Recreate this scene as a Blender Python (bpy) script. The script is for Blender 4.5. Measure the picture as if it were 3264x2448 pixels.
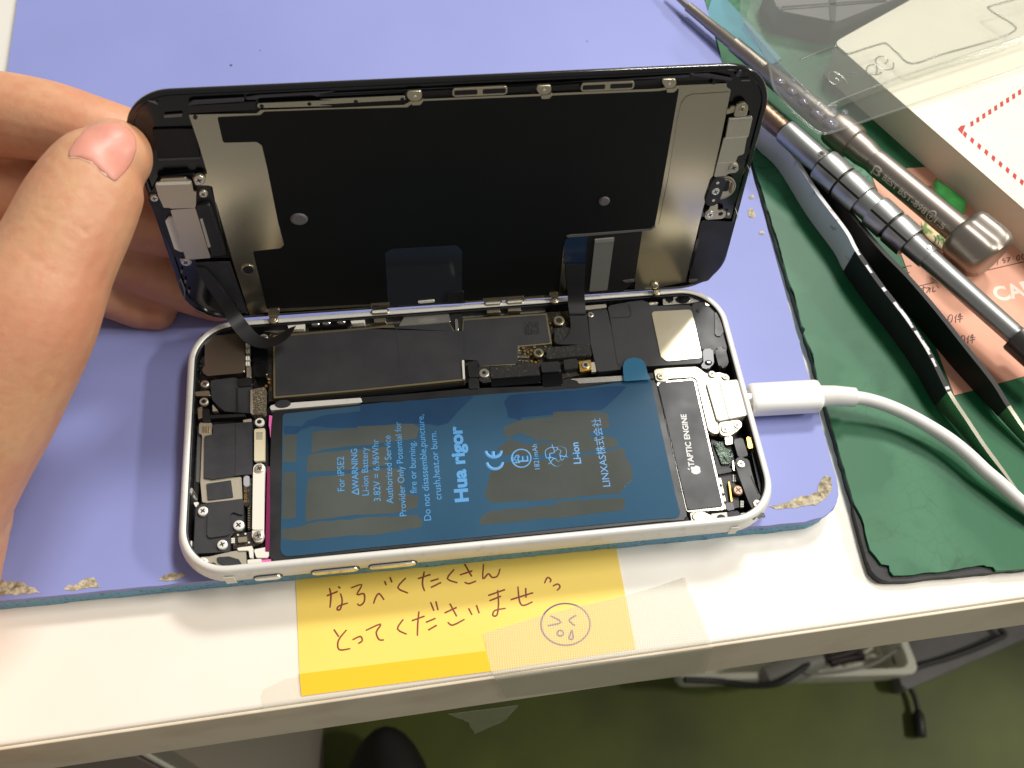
import bpy, bmesh, math, random
from mathutils import Vector, Matrix
from mathutils.bvhtree import BVHTree
random.seed(7)
MM = 0.001
for o in list(bpy.data.objects): bpy.data.objects.remove(o)
sc = bpy.context.scene
COL = sc.collection

# ------------------------------------------------------------------ camera (solved from the phone's true size)
F_PX = 3070.08
ROT = Matrix(((0.99205535, -0.11806804, 0.04342937), (0, 0, 0), (0.09598254, 0.48720591, -0.8679964)))
ROT[1] = Vector(ROT[2]).cross(Vector(ROT[0]))
CAM = Vector((-12.59836, -108.20243, 221.20272))            # millimetres, desk top at z = 0
cam = bpy.data.cameras.new('camera'); cam_o = bpy.data.objects.new('camera', cam); COL.objects.link(cam_o)
cm = Matrix((ROT[0], -Vector(ROT[1]), -Vector(ROT[2]))).transposed().to_4x4(); cm.translation = CAM * MM
cam_o.matrix_world = cm
cam.sensor_width = 36; cam.lens = 36 * F_PX / 3264
cam.clip_start = 0.01; cam.clip_end = 20
cam.dof.use_dof = True; cam.dof.focus_distance = 0.236; cam.dof.aperture_fstop = 26
sc.camera = cam_o

# ------------------------------------------------------------------ world, lamps, exposure
w = bpy.data.worlds.new('World'); sc.world = w; w.use_nodes = True
bg = w.node_tree.nodes['Background']; bg.inputs[0].default_value = (1.0, 0.965, 0.91, 1); bg.inputs[1].default_value = 0.29
def area(name, loc, target, sx, sy, watt, col):
    l = bpy.data.lights.new(name, 'AREA'); l.shape = 'RECTANGLE'; l.size = sx; l.size_y = sy; l.energy = watt; l.color = col
    o = bpy.data.objects.new(name, l); COL.objects.link(o); o.location = loc
    o.rotation_euler = (Vector(target) - Vector(loc)).to_track_quat('-Z', 'Y').to_euler()
    return o
area('ceiling_and_fill_lamp', (0.52, 0.86, 1.25), (0, 0, 0), 0.28, 0.20, 19, (1.0, 0.97, 0.92))
area('ceiling_and_fill_lamp', (0.52, 0.12, 1.02), (0.05, 0, 0), 0.40, 0.18, 6.6, (1.0, 0.97, 0.92))
area('ceiling_and_fill_lamp', (1.7, -0.22, 1.0), (0.4, 0.0, -0.7), 0.4, 0.12, 26, (1.0, 0.95, 0.86))  # added fill, no real fitting: brightens the floor towards the right
sc.view_settings.view_transform = 'Standard'; sc.view_settings.look = 'None'
sc.view_settings.exposure = -0.2; sc.view_settings.gamma = 1; sc.view_settings.use_curve_mapping = False
sc.render.engine = 'CYCLES'
sc.cycles.max_bounces = 10; sc.cycles.transparent_max_bounces = 16

# ------------------------------------------------------------------ photograph measurements -> real planes
CR = {'A': (0, 0, .67770), 'B1': (0, 0, 2.0109), 'B2': (1000, 0, 2.0109), 'B3': (2164, 0, 2.0109), 'B4': (0, 800, 2.0109),
      'B5': (2164, 800, 2.0109), 'B6': (0, 1623, 2.0109), 'B7': (1000, 1623, 2.0109), 'B8': (2164, 1623, 2.0109),
      'C1': (540, 950, 3.16), 'C2': (540, 1350, 3.16), 'C3': (1150, 900, 3.16), 'C4': (1150, 1300, 3.16), 'C5': (1700, 850, 2.765),
      'C6': (1800, 1250, 3.16), 'C7': (380, 250, 3.16), 'C8': (480, 600, 3.16), 'D1': (1200, 200, 3.16), 'D3': (1700, 550, 3.16),
      'D2': (1900, 200, 3.6867), 'D4': (2300, 250, 3.6867), 'D5': (2664, 400, 3.6867), 'D6': (2664, 800, 3.6867),
      'D7': (2000, 1900, 2.212), 'D8': (900, 1750, 2.0109)}
def px(*a):
    """('C1', x, y, x, y, ..., 'C2', x, y ...) -> list of photo pixels"""
    out = []; k = None; i = 0
    while i < len(a):
        if isinstance(a[i], str): k = CR[a[i]]; i += 1; continue
        out.append((k[0] + a[i] / k[2], k[1] + a[i + 1] / k[2])); i += 2
    return out
def ray(s):
    v = Vector(((s[0] - 1632) / F_PX, (s[1] - 1224) / F_PX, 1))
    return ROT.transposed() @ v
class Frame:
    def __init__(self, o, X, Y):
        self.o = Vector(o); self.X = Vector(X).normalized(); self.Y = Vector(Y).normalized(); self.Z = self.X.cross(self.Y).normalized()
    def hit(self, s, off=0.0):
        d = ray(s); o = self.o + self.Z * off
        t = (o - CAM).dot(self.Z) / d.dot(self.Z)
        p = CAM + d * t - self.o
        return (p.dot(self.X), p.dot(self.Y))
    def w(self, a, b, c=0.0): return self.o + self.X * a + self.Y * b + self.Z * c
    def hits(self, ss, off=0.0): return [self.hit(s, off) for s in ss]
    def hw(self, s, off=0.0): a, b = self.hit(s, off); return self.w(a, b, off)
F0 = Frame((0, 0, 0), (1, 0, 0), (0, 1, 0))
AL = math.radians(80.37); YAW = math.radians(-0.41)
FP = Frame((0.1227, 33.226, 14.231), (math.cos(YAW), math.sin(YAW), 0), (-math.sin(YAW) * math.cos(AL), math.cos(YAW) * math.cos(AL), math.sin(AL)))
def at(s, depth): return CAM + ray(s) * depth
def pxmm(s, depth): return depth / F_PX

# ------------------------------------------------------------------ materials
def C(r, g, b):
    f = lambda v: (v / 255 / 12.92) if v / 255 <= .04045 else ((v / 255 + .055) / 1.055) ** 2.4
    return (f(r), f(g), f(b), 1)
def M(name, col, rough=.5, metal=0, bump=None, var=None, coat=0, spec=.5, sss=0, rvar=0, aniso=None):
    m = bpy.data.materials.new(name); m.use_nodes = True; nt = m.node_tree; b = nt.nodes['Principled BSDF']
    b.inputs['Base Color'].default_value = col; b.inputs['Roughness'].default_value = rough; b.inputs['Metallic'].default_value = metal
    b.inputs['Specular IOR Level'].default_value = spec; b.inputs['Coat Weight'].default_value = coat; b.inputs['Coat Roughness'].default_value = .08
    if sss:
        b.inputs['Subsurface Weight'].default_value = sss; b.inputs['Subsurface Radius'].default_value = (1.0, .35, .2); b.inputs['Subsurface Scale'].default_value = .0025
    tc = nt.nodes.new('ShaderNodeTexCoord')
    def noise(scale, detail=4, stretch=None):
        n = nt.nodes.new('ShaderNodeTexNoise'); n.inputs['Scale'].default_value = scale; n.inputs['Detail'].default_value = detail
        if stretch:
            mp = nt.nodes.new('ShaderNodeMapping'); mp.inputs['Scale'].default_value = stretch; nt.links.new(tc.outputs['Object'], mp.inputs[0]); nt.links.new(mp.outputs[0], n.inputs['Vector'])
        else: nt.links.new(tc.outputs['Object'], n.inputs['Vector'])
        return n
    if var:                                                     # (scale, colour2, low, high)
        n = noise(var[0]); r = nt.nodes.new('ShaderNodeMapRange'); r.inputs[1].default_value = var[2]; r.inputs[2].default_value = var[3]
        nt.links.new(n.outputs[0], r.inputs[0]); x = nt.nodes.new('ShaderNodeMix'); x.data_type = 'RGBA'
        nt.links.new(r.outputs[0], x.inputs[0]); x.inputs[6].default_value = col; x.inputs[7].default_value = var[1]
        nt.links.new(x.outputs[2], b.inputs['Base Color'])
    if rvar:
        n = noise(180, 5); r = nt.nodes.new('ShaderNodeMapRange'); r.inputs[1].default_value = .3; r.inputs[2].default_value = .7
        r.inputs[3].default_value = max(.02, rough - rvar); r.inputs[4].default_value = min(1, rough + rvar)
        nt.links.new(n.outputs[0], r.inputs[0]); nt.links.new(r.outputs[0], b.inputs['Roughness'])
    if bump:                                                    # (scale, strength, distance mm, stretch)
        n = noise(bump[0], 6, bump[3] if len(bump) > 3 else None); bu = nt.nodes.new('ShaderNodeBump'); bu.inputs['Strength'].default_value = bump[1]; bu.inputs['Distance'].default_value = bump[2] * MM
        nt.links.new(n.outputs[0], bu.inputs['Height']); nt.links.new(bu.outputs[0], b.inputs['Normal'])
    m['_b'] = 1
    return m
def clear(name, tint, gloss=.08, rough=.05, fac=.12, bump=None):
    """thin clear plastic: light passes straight, a Fresnel share is reflected"""
    m = bpy.data.materials.new(name); m.use_nodes = True; nt = m.node_tree; nt.nodes.clear()
    out = nt.nodes.new('ShaderNodeOutputMaterial'); tr = nt.nodes.new('ShaderNodeBsdfTransparent'); tr.inputs[0].default_value = tint
    gl = nt.nodes.new('ShaderNodeBsdfGlossy'); gl.inputs['Roughness'].default_value = rough
    df = nt.nodes.new('ShaderNodeBsdfDiffuse'); df.inputs[0].default_value = (.8, .79, .76, 1)
    fr = nt.nodes.new('ShaderNodeFresnel'); ge = nt.nodes.new('ShaderNodeNewGeometry'); mr = nt.nodes.new('ShaderNodeMapRange'); mr.inputs[3].default_value = 1.46; mr.inputs[4].default_value = 1 / 1.46
    nt.links.new(ge.outputs['Backfacing'], mr.inputs[0]); nt.links.new(mr.outputs[0], fr.inputs[0])
    a = nt.nodes.new('ShaderNodeMixShader'); a.inputs[0].default_value = fac; nt.links.new(tr.outputs[0], a.inputs[1]); nt.links.new(df.outputs[0], a.inputs[2])
    mx = nt.nodes.new('ShaderNodeMixShader'); nt.links.new(fr.outputs[0], mx.inputs[0]); nt.links.new(a.outputs[0], mx.inputs[1]); nt.links.new(gl.outputs[0], mx.inputs[2])
    if bump:
        tc = nt.nodes.new('ShaderNodeTexCoord'); n = nt.nodes.new('ShaderNodeTexNoise'); n.inputs['Scale'].default_value = bump[0]; nt.links.new(tc.outputs['Object'], n.inputs['Vector'])
        bu = nt.nodes.new('ShaderNodeBump'); bu.inputs['Strength'].default_value = bump[1]; bu.inputs['Distance'].default_value = bump[2] * MM
        nt.links.new(n.outputs[0], bu.inputs['Height'])
        for x in (gl, fr): nt.links.new(bu.outputs[0], x.inputs['Normal'])
    nt.links.new(mx.outputs[0], out.inputs[0]); return m

m_desk = M('desk_laminate', C(242, 238, 229), .42, bump=(900, .05, .05), var=(9, C(238, 228, 210), .35, .75), rvar=.06)
m_deskedge = M('desk_edge_band', C(226, 214, 192), .5, var=(60, C(206, 190, 165), .45, .8))
m_foam = M('blue_foam', C(122, 172, 200), .95, bump=(1500, .8, .5), var=(1300, C(70, 105, 130), .55, .72))
m_worn = M('worn_fibre', C(196, 184, 158), .95, bump=(900, 1, .6), var=(700, C(120, 108, 84), .42, .68))
m_black = M('black_plastic', C(24, 24, 26), .42, bump=(1500, .12, .05), rvar=.08)
m_blackg = M('black_gloss', C(12, 12, 14), .16, coat=.4)
m_blackm = M('black_matte', C(38, 39, 43), .55, bump=(2500, .15, .03), var=(250, C(50, 51, 54), .4, .7), rvar=.08)
m_graph = M('graphite_sheet', C(7, 9, 9), .5, spec=.25, var=(60, C(11, 13, 13), .4, .7))
m_graph2 = M('graphite_sticker', C(46, 46, 49), .48, bump=(1200, .06, .03), var=(120, C(54, 54, 56), .4, .7), rvar=.05)
m_nickel = M('nickel_sheet', C(196, 188, 166), .19, 1, bump=(30, .05, .4))
m_nickelp = M('nickel_plate', C(226, 216, 190), .3, 1, bump=(60, .02, .2))
m_nickel2 = M('nickel_bracket', C(196, 186, 162), .36, 1, bump=(60, .08, .2))
m_beige = M('nickel_matte', C(198, 191, 172), .42, .75, bump=(800, .05, .03))
m_silver = M('bright_silver', C(236, 232, 222), .25, .9)
m_white = M('white_paint', C(226, 222, 210), .4)
m_alu = M('anodised_aluminium', C(222, 220, 213), .4, .15, bump=(2500, .06, .02), var=(400, C(200, 197, 189), .6, .8))
m_cavity = M('phone_cavity', C(20, 20, 22), .5, var=(600, C(60, 58, 55), .58, .75))
m_gold = M('gold_contact', C(222, 178, 92), .3, .9)
m_goldrim = M('shield_can', C(190, 178, 140), .32, .9)
m_pcb = M('circuit_board', C(36, 30, 26), .4, var=(1500, C(96, 78, 44), .56, .66))
m_foampad = M('speckled_foam', C(92, 84, 70), .9, .2, bump=(2600, 1, .3), var=(2400, C(170, 158, 130), .5, .68))
m_foamblk = M('black_foam', C(42, 41, 40), .9, bump=(2500, .9, .25), var=(2600, C(110, 106, 98), .6, .75))
m_steelbr = M('brushed_steel', C(176, 166, 150), .3, 1, bump=(900, .35, .04, (1, 12, 1)))
m_screw = M('screw_head', C(222, 214, 196), .3, .9)
m_dark = M('dark_recess', C(10, 10, 10), .6)
m_pink = M('pink_tape', C(235, 110, 180), .35)
m_magenta = M('magenta_film', C(120, 25, 75), .25, coat=.3)
m_textw = M('white_print', C(220, 220, 218), .5)
m_textb = M('blue_print', C(68, 142, 200), .4)
m_ink = M('brown_ink', C(134, 56, 38), .5)
m_inkp = M('purple_ink', C(120, 84, 120), .6)
m_inkg = M('receipt_ink', C(92, 58, 52), .6)
m_flex = M('flex_cable', C(24, 24, 26), .5, bump=(900, .06, .03))
m_flexg = M('flex_cable_grey', C(66, 65, 72), .33, .2, bump=(300, .08, .1))
m_film_blk = M('battery_wrap', C(26, 26, 28), .4, bump=(150, .15, .15), rvar=.08)
m_plug = M('white_plug', C(230, 228, 224), .32)
m_cord = M('white_cord', C(226, 223, 218), .45)
m_driver = M('gunmetal', C(170, 172, 170), .4, 1, bump=(3500, .04, .01))
m_driverd = M('gunmetal_groove', C(70, 68, 66), .45, .9)
m_driver2 = M('bronze_steel', C(158, 149, 140), .43, 1, bump=(3500, .04, .01))
m_copper = M('copper_thread', C(140, 116, 98), .42, 1, bump=(2500, .5, .1))
m_tape = M('black_tape', C(14, 12, 12), .6, bump=(700, .25, .1), var=(200, C(26, 20, 18), .45, .7))
m_tweez = M('white_enamel', C(206, 205, 208), .4, var=(260, C(150, 146, 142), .62, .7))
m_tweezs = M('tweezer_steel', C(196, 190, 172), .25, 1)
m_paperbox = M('white_card', C(232, 226, 208), .55, bump=(1200, .05, .03), var=(25, C(226, 218, 198), .4, .7))
m_red = M('red_print', C(178, 22, 36), .5)
m_receipt = M('salmon_paper', C(226, 168, 142), .7, var=(14, C(216, 154, 128), .4, .7))
m_care = M('pale_print', C(243, 215, 198), .6)
m_greenplast = M('green_plastic', C(14, 122, 38), .2, coat=.5, var=(150, C(8, 70, 24), .4, .7))
m_sticker = M('sticker_print', C(214, 196, 150), .6, var=(260, C(104, 132, 60), .48, .56))
m_note = M('yellow_paper', C(246, 216, 108), .62, bump=(700, .04, .03), var=(14, C(244, 208, 92), .35, .7))
m_note2 = M('yellow_glossy', C(250, 198, 48), .22, coat=.5)
m_teal = M('teal_sheet', C(84, 140, 152), .3)
m_greybox = M('grey_plastic', C(104, 101, 100), .4, var=(30, C(90, 87, 86), .4, .7))
m_skin_nail = M('nail', C(206, 138, 120), .42, sss=.4, bump=(300, .08, .1), var=(140, C(214, 150, 132), .4, .7))
m_floor = M('floor_vinyl', C(90, 101, 36), .6, bump=(200, .1, .4), var=(9, C(70, 76, 29), .35, .7))
m_basket = M('white_basket', C(214, 212, 196), .5)
m_cable = M('black_cable', C(16, 15, 14), .5)
m_gcable = M('grey_cable', C(130, 128, 122), .5)
m_cab = M('cabinet_grey', C(150, 140, 130), .5)
m_shoe = M('shoe_leather', C(18, 17, 15), .5)
m_clear = clear('clear_plastic', (.985, .99, .985, 1), rough=.1, fac=.03, bump=(35, .06, 1.0))
m_clearw = clear('clear_plastic_wall', (.95, .96, .95, 1), rough=.12, fac=.06, bump=(60, .15, 1.0))
m_emb = clear('embossed_plastic', (.82, .82, .8, 1), rough=.15, fac=.25)
m_emb.node_tree.nodes['Diffuse BSDF'].inputs[0].default_value = (.3, .3, .28, 1)
m_bump = clear('blister_bump', (.8, .8, .88, 1), rough=.1, fac=.17)
m_bump.node_tree.nodes['Diffuse BSDF'].inputs[0].default_value = (.62, .6, .7, 1)
m_cltape = clear('clear_tape', (.99, .98, .95, 1), rough=.22, fac=.12, bump=(120, .25, .6))
m_filmblue = clear('blue_tab_film', (.2, .5, .66, 1), rough=.2, fac=.5)
m_filmblue.node_tree.nodes['Diffuse BSDF'].inputs[0].default_value = C(74, 142, 180)

def nodes_of(m): nt = m.node_tree; return nt, nt.nodes['Principled BSDF']
def node_mix(nt, fac, a, b):
    x = nt.nodes.new('ShaderNodeMix'); x.data_type = 'RGBA'
    for i, v in ((0, fac), (6, a), (7, b)):
        if hasattr(v, 'is_linked'): nt.links.new(v, x.inputs[i])
        else: x.inputs[i].default_value = v
    return x.outputs[2]
def tex(nt, kind, scale, lo, hi, inv=False, stretch=None, **kw):
    tc = nt.nodes.new('ShaderNodeTexCoord'); n = nt.nodes.new(kind); n.inputs['Scale'].default_value = scale
    for k, v in kw.items():
        if k in n.inputs: n.inputs[k].default_value = v
        else: setattr(n, k, v)
    src = tc.outputs['Object']
    if stretch:
        mp = nt.nodes.new('ShaderNodeMapping'); mp.inputs['Scale'].default_value = stretch; nt.links.new(src, mp.inputs[0]); src = mp.outputs[0]
    nt.links.new(src, n.inputs['Vector'])
    r = nt.nodes.new('ShaderNodeMapRange'); r.inputs[1].default_value = lo; r.inputs[2].default_value = hi
    if inv: r.inputs[3].default_value = 1; r.inputs[4].default_value = 0
    nt.links.new(n.outputs[0], r.inputs[0]); return r.outputs[0]
def mult(nt, a, b):
    m = nt.nodes.new('ShaderNodeMath'); m.operation = 'MULTIPLY'
    for i, v in enumerate((a, b)):
        if hasattr(v, 'is_linked'): nt.links.new(v, m.inputs[i])
        else: m.inputs[i].default_value = v
    return m.outputs[0]
# blue silicone mat: satin, faint cloudy wear, sparse dark specks and thin scratches
m_mat = M('blue_silicone', C(150, 160, 222), .6, bump=(700, .05, .05))
nt, b = nodes_of(m_mat)
c = node_mix(nt, tex(nt, 'ShaderNodeTexNoise', 14, .35, .75, Detail=5), C(138, 146, 204), C(129, 136, 192))
sp = mult(nt, tex(nt, 'ShaderNodeTexVoronoi', 130, .05, .085, True, Randomness=1.0), tex(nt, 'ShaderNodeTexNoise', 45, .54, .6, Detail=2))
c = node_mix(nt, sp, c, C(58, 58, 92))
sc_ = mult(nt, mult(nt, tex(nt, 'ShaderNodeTexNoise', 30, .496, .5, False, (9, .5, 1), Detail=1), tex(nt, 'ShaderNodeTexNoise', 30, .5, .504, True, (9, .5, 1), Detail=1)), tex(nt, 'ShaderNodeTexNoise', 22, .62, .68))
c = node_mix(nt, mult(nt, sc_, .5), c, C(90, 95, 150))
nt.links.new(c, b.inputs['Base Color'])
# green cutting mat: crackled skin with a dusty, rubbed area
m_green = M('green_vinyl', C(46, 128, 84), .42, spec=.3)
nt, b = nodes_of(m_green)
c = node_mix(nt, tex(nt, 'ShaderNodeTexNoise', 30, .44, .6, Detail=7), C(24, 92, 56), C(72, 130, 96))
c = node_mix(nt, tex(nt, 'ShaderNodeTexNoise', 60, .45, .7, Detail=3), c, C(24, 92, 54))
cv_ = tex(nt, 'ShaderNodeTexVoronoi', 210, .0, .05, True, feature='DISTANCE_TO_EDGE')
vor = [n for n in nt.nodes if n.type == 'TEX_VORONOI'][0]; nz = nt.nodes.new('ShaderNodeTexNoise'); nz.inputs['Scale'].default_value = 140; nz.inputs['Detail'].default_value = 5; tcg = nt.nodes.new('ShaderNodeTexCoord'); nt.links.new(tcg.outputs['Object'], nz.inputs['Vector'])
va = nt.nodes.new('ShaderNodeVectorMath'); va.operation = 'MULTIPLY_ADD'; va.inputs[1].default_value = (.006, .006, .006); nt.links.new(nz.outputs[1], va.inputs[0]); nt.links.new(tcg.outputs['Object'], va.inputs[2]); nt.links.new(va.outputs[0], vor.inputs['Vector'])
cr = mult(nt, cv_, tex(nt, 'ShaderNodeTexNoise', 30, .48, .62, Detail=4))
c = node_mix(nt, mult(nt, cr, .7), c, C(22, 66, 42))
nt.links.new(c, b.inputs['Base Color'])
bu = nt.nodes.new('ShaderNodeBump'); bu.inputs['Strength'].default_value = .12; bu.inputs['Distance'].default_value = .0002
nt.links.new(tex(nt, 'ShaderNodeTexNoise', 110, .3, .7, Detail=6), bu.inputs['Height']); nt.links.new(bu.outputs[0], b.inputs['Normal'])
m_greencore = M('black_rubber', C(26, 27, 28), .6, bump=(700, .6, .3))
# battery films
m_film = M('blue_film', C(40, 76, 102), .1, coat=.3, var=(30, C(50, 86, 112), .35, .7))
m_wet = M('film_stuck_down', C(78, 84, 80), .14, coat=.2, var=(45, C(66, 70, 66), .35, .7))
m_filmd = M('film_reflection_tint', C(24, 58, 92), .1, coat=.3, var=(60, C(30, 68, 104), .35, .7))  # darker blue imitating the lid mirrored in the film
# skin
m_skin = M('skin', C(216, 156, 116), .52, sss=.25)
nt, b = nodes_of(m_skin)
c = node_mix(nt, tex(nt, 'ShaderNodeTexNoise', 55, .35, .7, Detail=4), C(204, 155, 118), C(194, 134, 102))
c = node_mix(nt, mult(nt, tex(nt, 'ShaderNodeTexNoise', 400, .45, .7, Detail=5), .35), c, C(196, 122, 90))
nt.links.new(c, b.inputs['Base Color'])
bu = nt.nodes.new('ShaderNodeBump'); bu.inputs['Strength'].default_value = .22; bu.inputs['Distance'].default_value = .0003
n1 = tex(nt, 'ShaderNodeTexNoise', 420, .3, .7, Detail=6); nt.links.new(n1, bu.inputs['Height'])
bu2 = nt.nodes.new('ShaderNodeBump'); bu2.inputs['Strength'].default_value = .12; bu2.inputs['Distance'].default_value = .0005
nt.links.new(tex(nt, 'ShaderNodeTexNoise', 70, .35, .65, False, (1, 1, 2.2), Detail=3), bu2.inputs['Height']); nt.links.new(bu.outputs[0], bu2.inputs['Normal']); nt.links.new(bu2.outputs[0], b.inputs['Normal'])
# woven cloth tape
m_cloth = clear('woven_tape', (.99, .985, .97, 1), rough=.45, fac=.42)
nt = m_cloth.node_tree
for nd in nt.nodes:
    if nd.type == 'BSDF_DIFFUSE': df = nd
    if nd.type == 'BSDF_GLOSSY': gl = nd
df.inputs[0].default_value = C(230, 225, 210)
tc = nt.nodes.new('ShaderNodeTexCoord'); mp = nt.nodes.new('ShaderNodeMapping'); mp.inputs['Rotation'].default_value = (0, 0, .04); nt.links.new(tc.outputs['Object'], mp.inputs[0])
trl = nt.nodes.new('ShaderNodeBsdfTranslucent'); trl.inputs[0].default_value = (.95, .94, .9, 1); sm = nt.nodes.new('ShaderNodeMixShader'); sm.inputs[0].default_value = .45
mixn = df.outputs[0].links[0].to_socket; nt.links.new(df.outputs[0], sm.inputs[1]); nt.links.new(trl.outputs[0], sm.inputs[2]); nt.links.new(sm.outputs[0], mixn)
hs = []
for d in ('X', 'Y'):
    wv = nt.nodes.new('ShaderNodeTexWave'); wv.wave_type = 'BANDS'; wv.bands_direction = d; wv.inputs['Scale'].default_value = 560; wv.inputs['Distortion'].default_value = 1.5; nt.links.new(mp.outputs[0], wv.inputs['Vector']); hs.append(wv.outputs[1])
ad = nt.nodes.new('ShaderNodeMath'); nt.links.new(hs[0], ad.inputs[0]); nt.links.new(hs[1], ad.inputs[1])
bu = nt.nodes.new('ShaderNodeBump'); bu.inputs['Strength'].default_value = .3; bu.inputs['Distance'].default_value = .0002; nt.links.new(ad.outputs[0], bu.inputs['Height'])
nt.links.new(bu.outputs[0], df.inputs['Normal']); nt.links.new(bu.outputs[0], gl.inputs['Normal'])

# ------------------------------------------------------------------ object helpers
def wloc(o):
    v = Vector((0, 0, 0))
    while o: v = v + o.location; o = o.parent
    return v
def tag(o, label=None, cat=None, group=None, kind=None):
    for k, v in (('label', label), ('category', cat), ('group', group), ('kind', kind)):
        if v: o[k] = v
    return o
def thing(name, loc, label, cat, group=None):
    o = bpy.data.objects.new(name, None); COL.objects.link(o); o.location = Vector(loc) * MM; o.empty_display_size = .01
    return tag(o, label, cat, group)
def obj(name, bm, mats, parent=None, smooth=None):
    """bm is in world millimetres; the object's origin is its parent's base, or its own base when top-level"""
    me = bpy.data.meshes.new(name); bm.normal_update()
    if parent is None:
        xs = [v.co for v in bm.verts]; org = Vector(((min(v.x for v in xs) + max(v.x for v in xs)) / 2, (min(v.y for v in xs) + max(v.y for v in xs)) / 2, min(v.z for v in xs)))
        loc = org * MM; base = loc
    else: loc = Vector((0, 0, 0)); base = wloc(parent)
    for v in bm.verts: v.co = v.co * MM - base
    if smooth is not None:
        for f in bm.faces: f.smooth = len(f.verts) <= 4
        for e in bm.edges:
            if len(e.link_faces) == 2 and e.calc_face_angle(0) > smooth: e.smooth = False
    bm.to_mesh(me); bm.free()
    for m in (mats if isinstance(mats, (list, tuple)) else [mats]): me.materials.append(m)
    o = bpy.data.objects.new(name, me); COL.objects.link(o); o.location = loc
    if parent: o.parent = parent
    return o
def rpoly(p, r, n=4):
    if not r: return p
    out = []; L = len(p)
    for i in range(L):
        a, b_, c_ = Vector(p[i - 1]).to_2d() if False else Vector((p[i - 1][0], p[i - 1][1])), Vector((p[i][0], p[i][1])), Vector((p[(i + 1) % L][0], p[(i + 1) % L][1]))
        u = a - b_; v = c_ - b_
        if u.length < 1e-6 or v.length < 1e-6: out.append((b_.x, b_.y)); continue
        ang = u.angle(v)
        if ang > 2.8: out.append((b_.x, b_.y)); continue
        t = min(r / math.tan(ang / 2), .45 * u.length, .45 * v.length)
        s, e = b_ + u.normalized() * t, b_ + v.normalized() * t
        for k in range(n + 1):
            q = k / n; pt = s * (1 - q) ** 2 + b_ * 2 * q * (1 - q) + e * q ** 2; out.append((pt.x, pt.y))
    return out
def area2(p): return sum(p[i - 1][0] * p[i][1] - p[i][0] * p[i - 1][1] for i in range(len(p))) / 2
def prism(bm, poly, z0, z1, fr=F0, bev=.08, mi=0, segs=2):
    """poly in frame mm, solid between offsets z0 (back) and z1 (front) with softened front edges"""
    if area2(poly) < 0: poly = poly[::-1]
    q = [poly[0]]
    for p in poly[1:]:
        if (p[0] - q[-1][0]) ** 2 + (p[1] - q[-1][1]) ** 2 > 1e-6: q.append(p)
    vb = [bm.verts.new(fr.w(x, y, z0)) for x, y in q]; vt = [bm.verts.new(fr.w(x, y, z1)) for x, y in q]
    n = len(q); fs = [bm.faces.new(vt), bm.faces.new(vb[::-1])]
    top = fs[0]
    for i in range(n): fs.append(bm.faces.new((vb[i], vb[(i + 1) % n], vt[(i + 1) % n], vt[i])))
    for f in fs: f.material_index = mi
    if bev:
        r = bmesh.ops.bevel(bm, geom=list(top.edges), offset=min(bev, abs(z1 - z0) * .45), segments=segs, profile=.5, affect='EDGES', clamp_overlap=True)
        for f in r['faces']: f.material_index = mi
    return bm
def plate(name, pixels, z, th, mat, parent, r=.5, fr=F0, bev=.08, label=None):
    bm = bmesh.new(); prism(bm, rpoly(fr.hits(pixels, z), r), z - th, z, fr, bev)
    o = obj(name, bm, mat, parent, .6)
    if label: o['label'] = label
    return o
def disc(bm, c, r, z0, z1, fr=F0, bev=.1, mi=0, n=28, ry=None, rot=0):
    ry = ry or r
    p = [(c[0] + math.cos(rot) * r * math.cos(2 * math.pi * k / n) - math.sin(rot) * ry * math.sin(2 * math.pi * k / n), c[1] + math.sin(rot) * r * math.cos(2 * math.pi * k / n) + math.cos(rot) * ry * math.sin(2 * math.pi * k / n)) for k in range(n)]
    return prism(bm, p, z0, z1, fr, bev, mi)
def screw(s, z, rpx, parent, fr=F0, h=.9, mat=None, cross=True, rot=.5):
    rpx = rpx / 3.2; a, b_ = fr.hit(s, z); P = fr.w(a, b_, z); r = rpx * (P - CAM).dot(Vector(ROT[2])) / F_PX
    bm = bmesh.new(); disc(bm, (a, b_), r, z - h, z, fr, r * .28)
    if cross:
        for k in range(2):
            t = rot + k * math.pi / 2; l, q = r * .52, r * .13; cx, sx = math.cos(t), math.sin(t)
            prism(bm, [(a + cx * i - sx * j, b_ + sx * i + cx * j) for i, j in ((-l, -q), (l, -q), (l, q), (-l, q))], z - .1, z + .012 + .004 * k, fr, 0, 1)
    return obj('screw', bm, [mat or m_screw, m_driverd], parent, .7)
def ring(s, z, rpx, parent, fr=F0, h=.8, name='standoff', mat=None, inner=.55):
    rpx = rpx / 3.1; a, b_ = fr.hit(s, z); P = fr.w(a, b_, z); r = rpx * (P - CAM).dot(Vector(ROT[2])) / F_PX
    bm = bmesh.new(); disc(bm, (a, b_), r, z - h, z, fr, r * .15, n=24); disc(bm, (a, b_), r * inner, z - .1, z + .02, fr, 0, 1)
    disc(bm, (a, b_), r * inner * .4, z - .1, z + .03, fr, 0, 2)
    return obj(name, bm, [mat or m_goldrim, m_driverd, m_dark], parent, .7)
def cr_spline(P, n=6):
    out = []
    for i in range(len(P) - 1):
        p0, p1, p2, p3 = P[max(i - 1, 0)], P[i], P[i + 1], P[min(i + 2, len(P) - 1)]
        for k in range(n):
            t = k / n; out.append(.5 * ((2 * p1) + (p2 - p0) * t + (2 * p0 - 5 * p1 + 4 * p2 - p3) * t * t + (3 * p1 - p0 - 3 * p2 + p3) * t ** 3))
    out.append(P[-1]); return out
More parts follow.
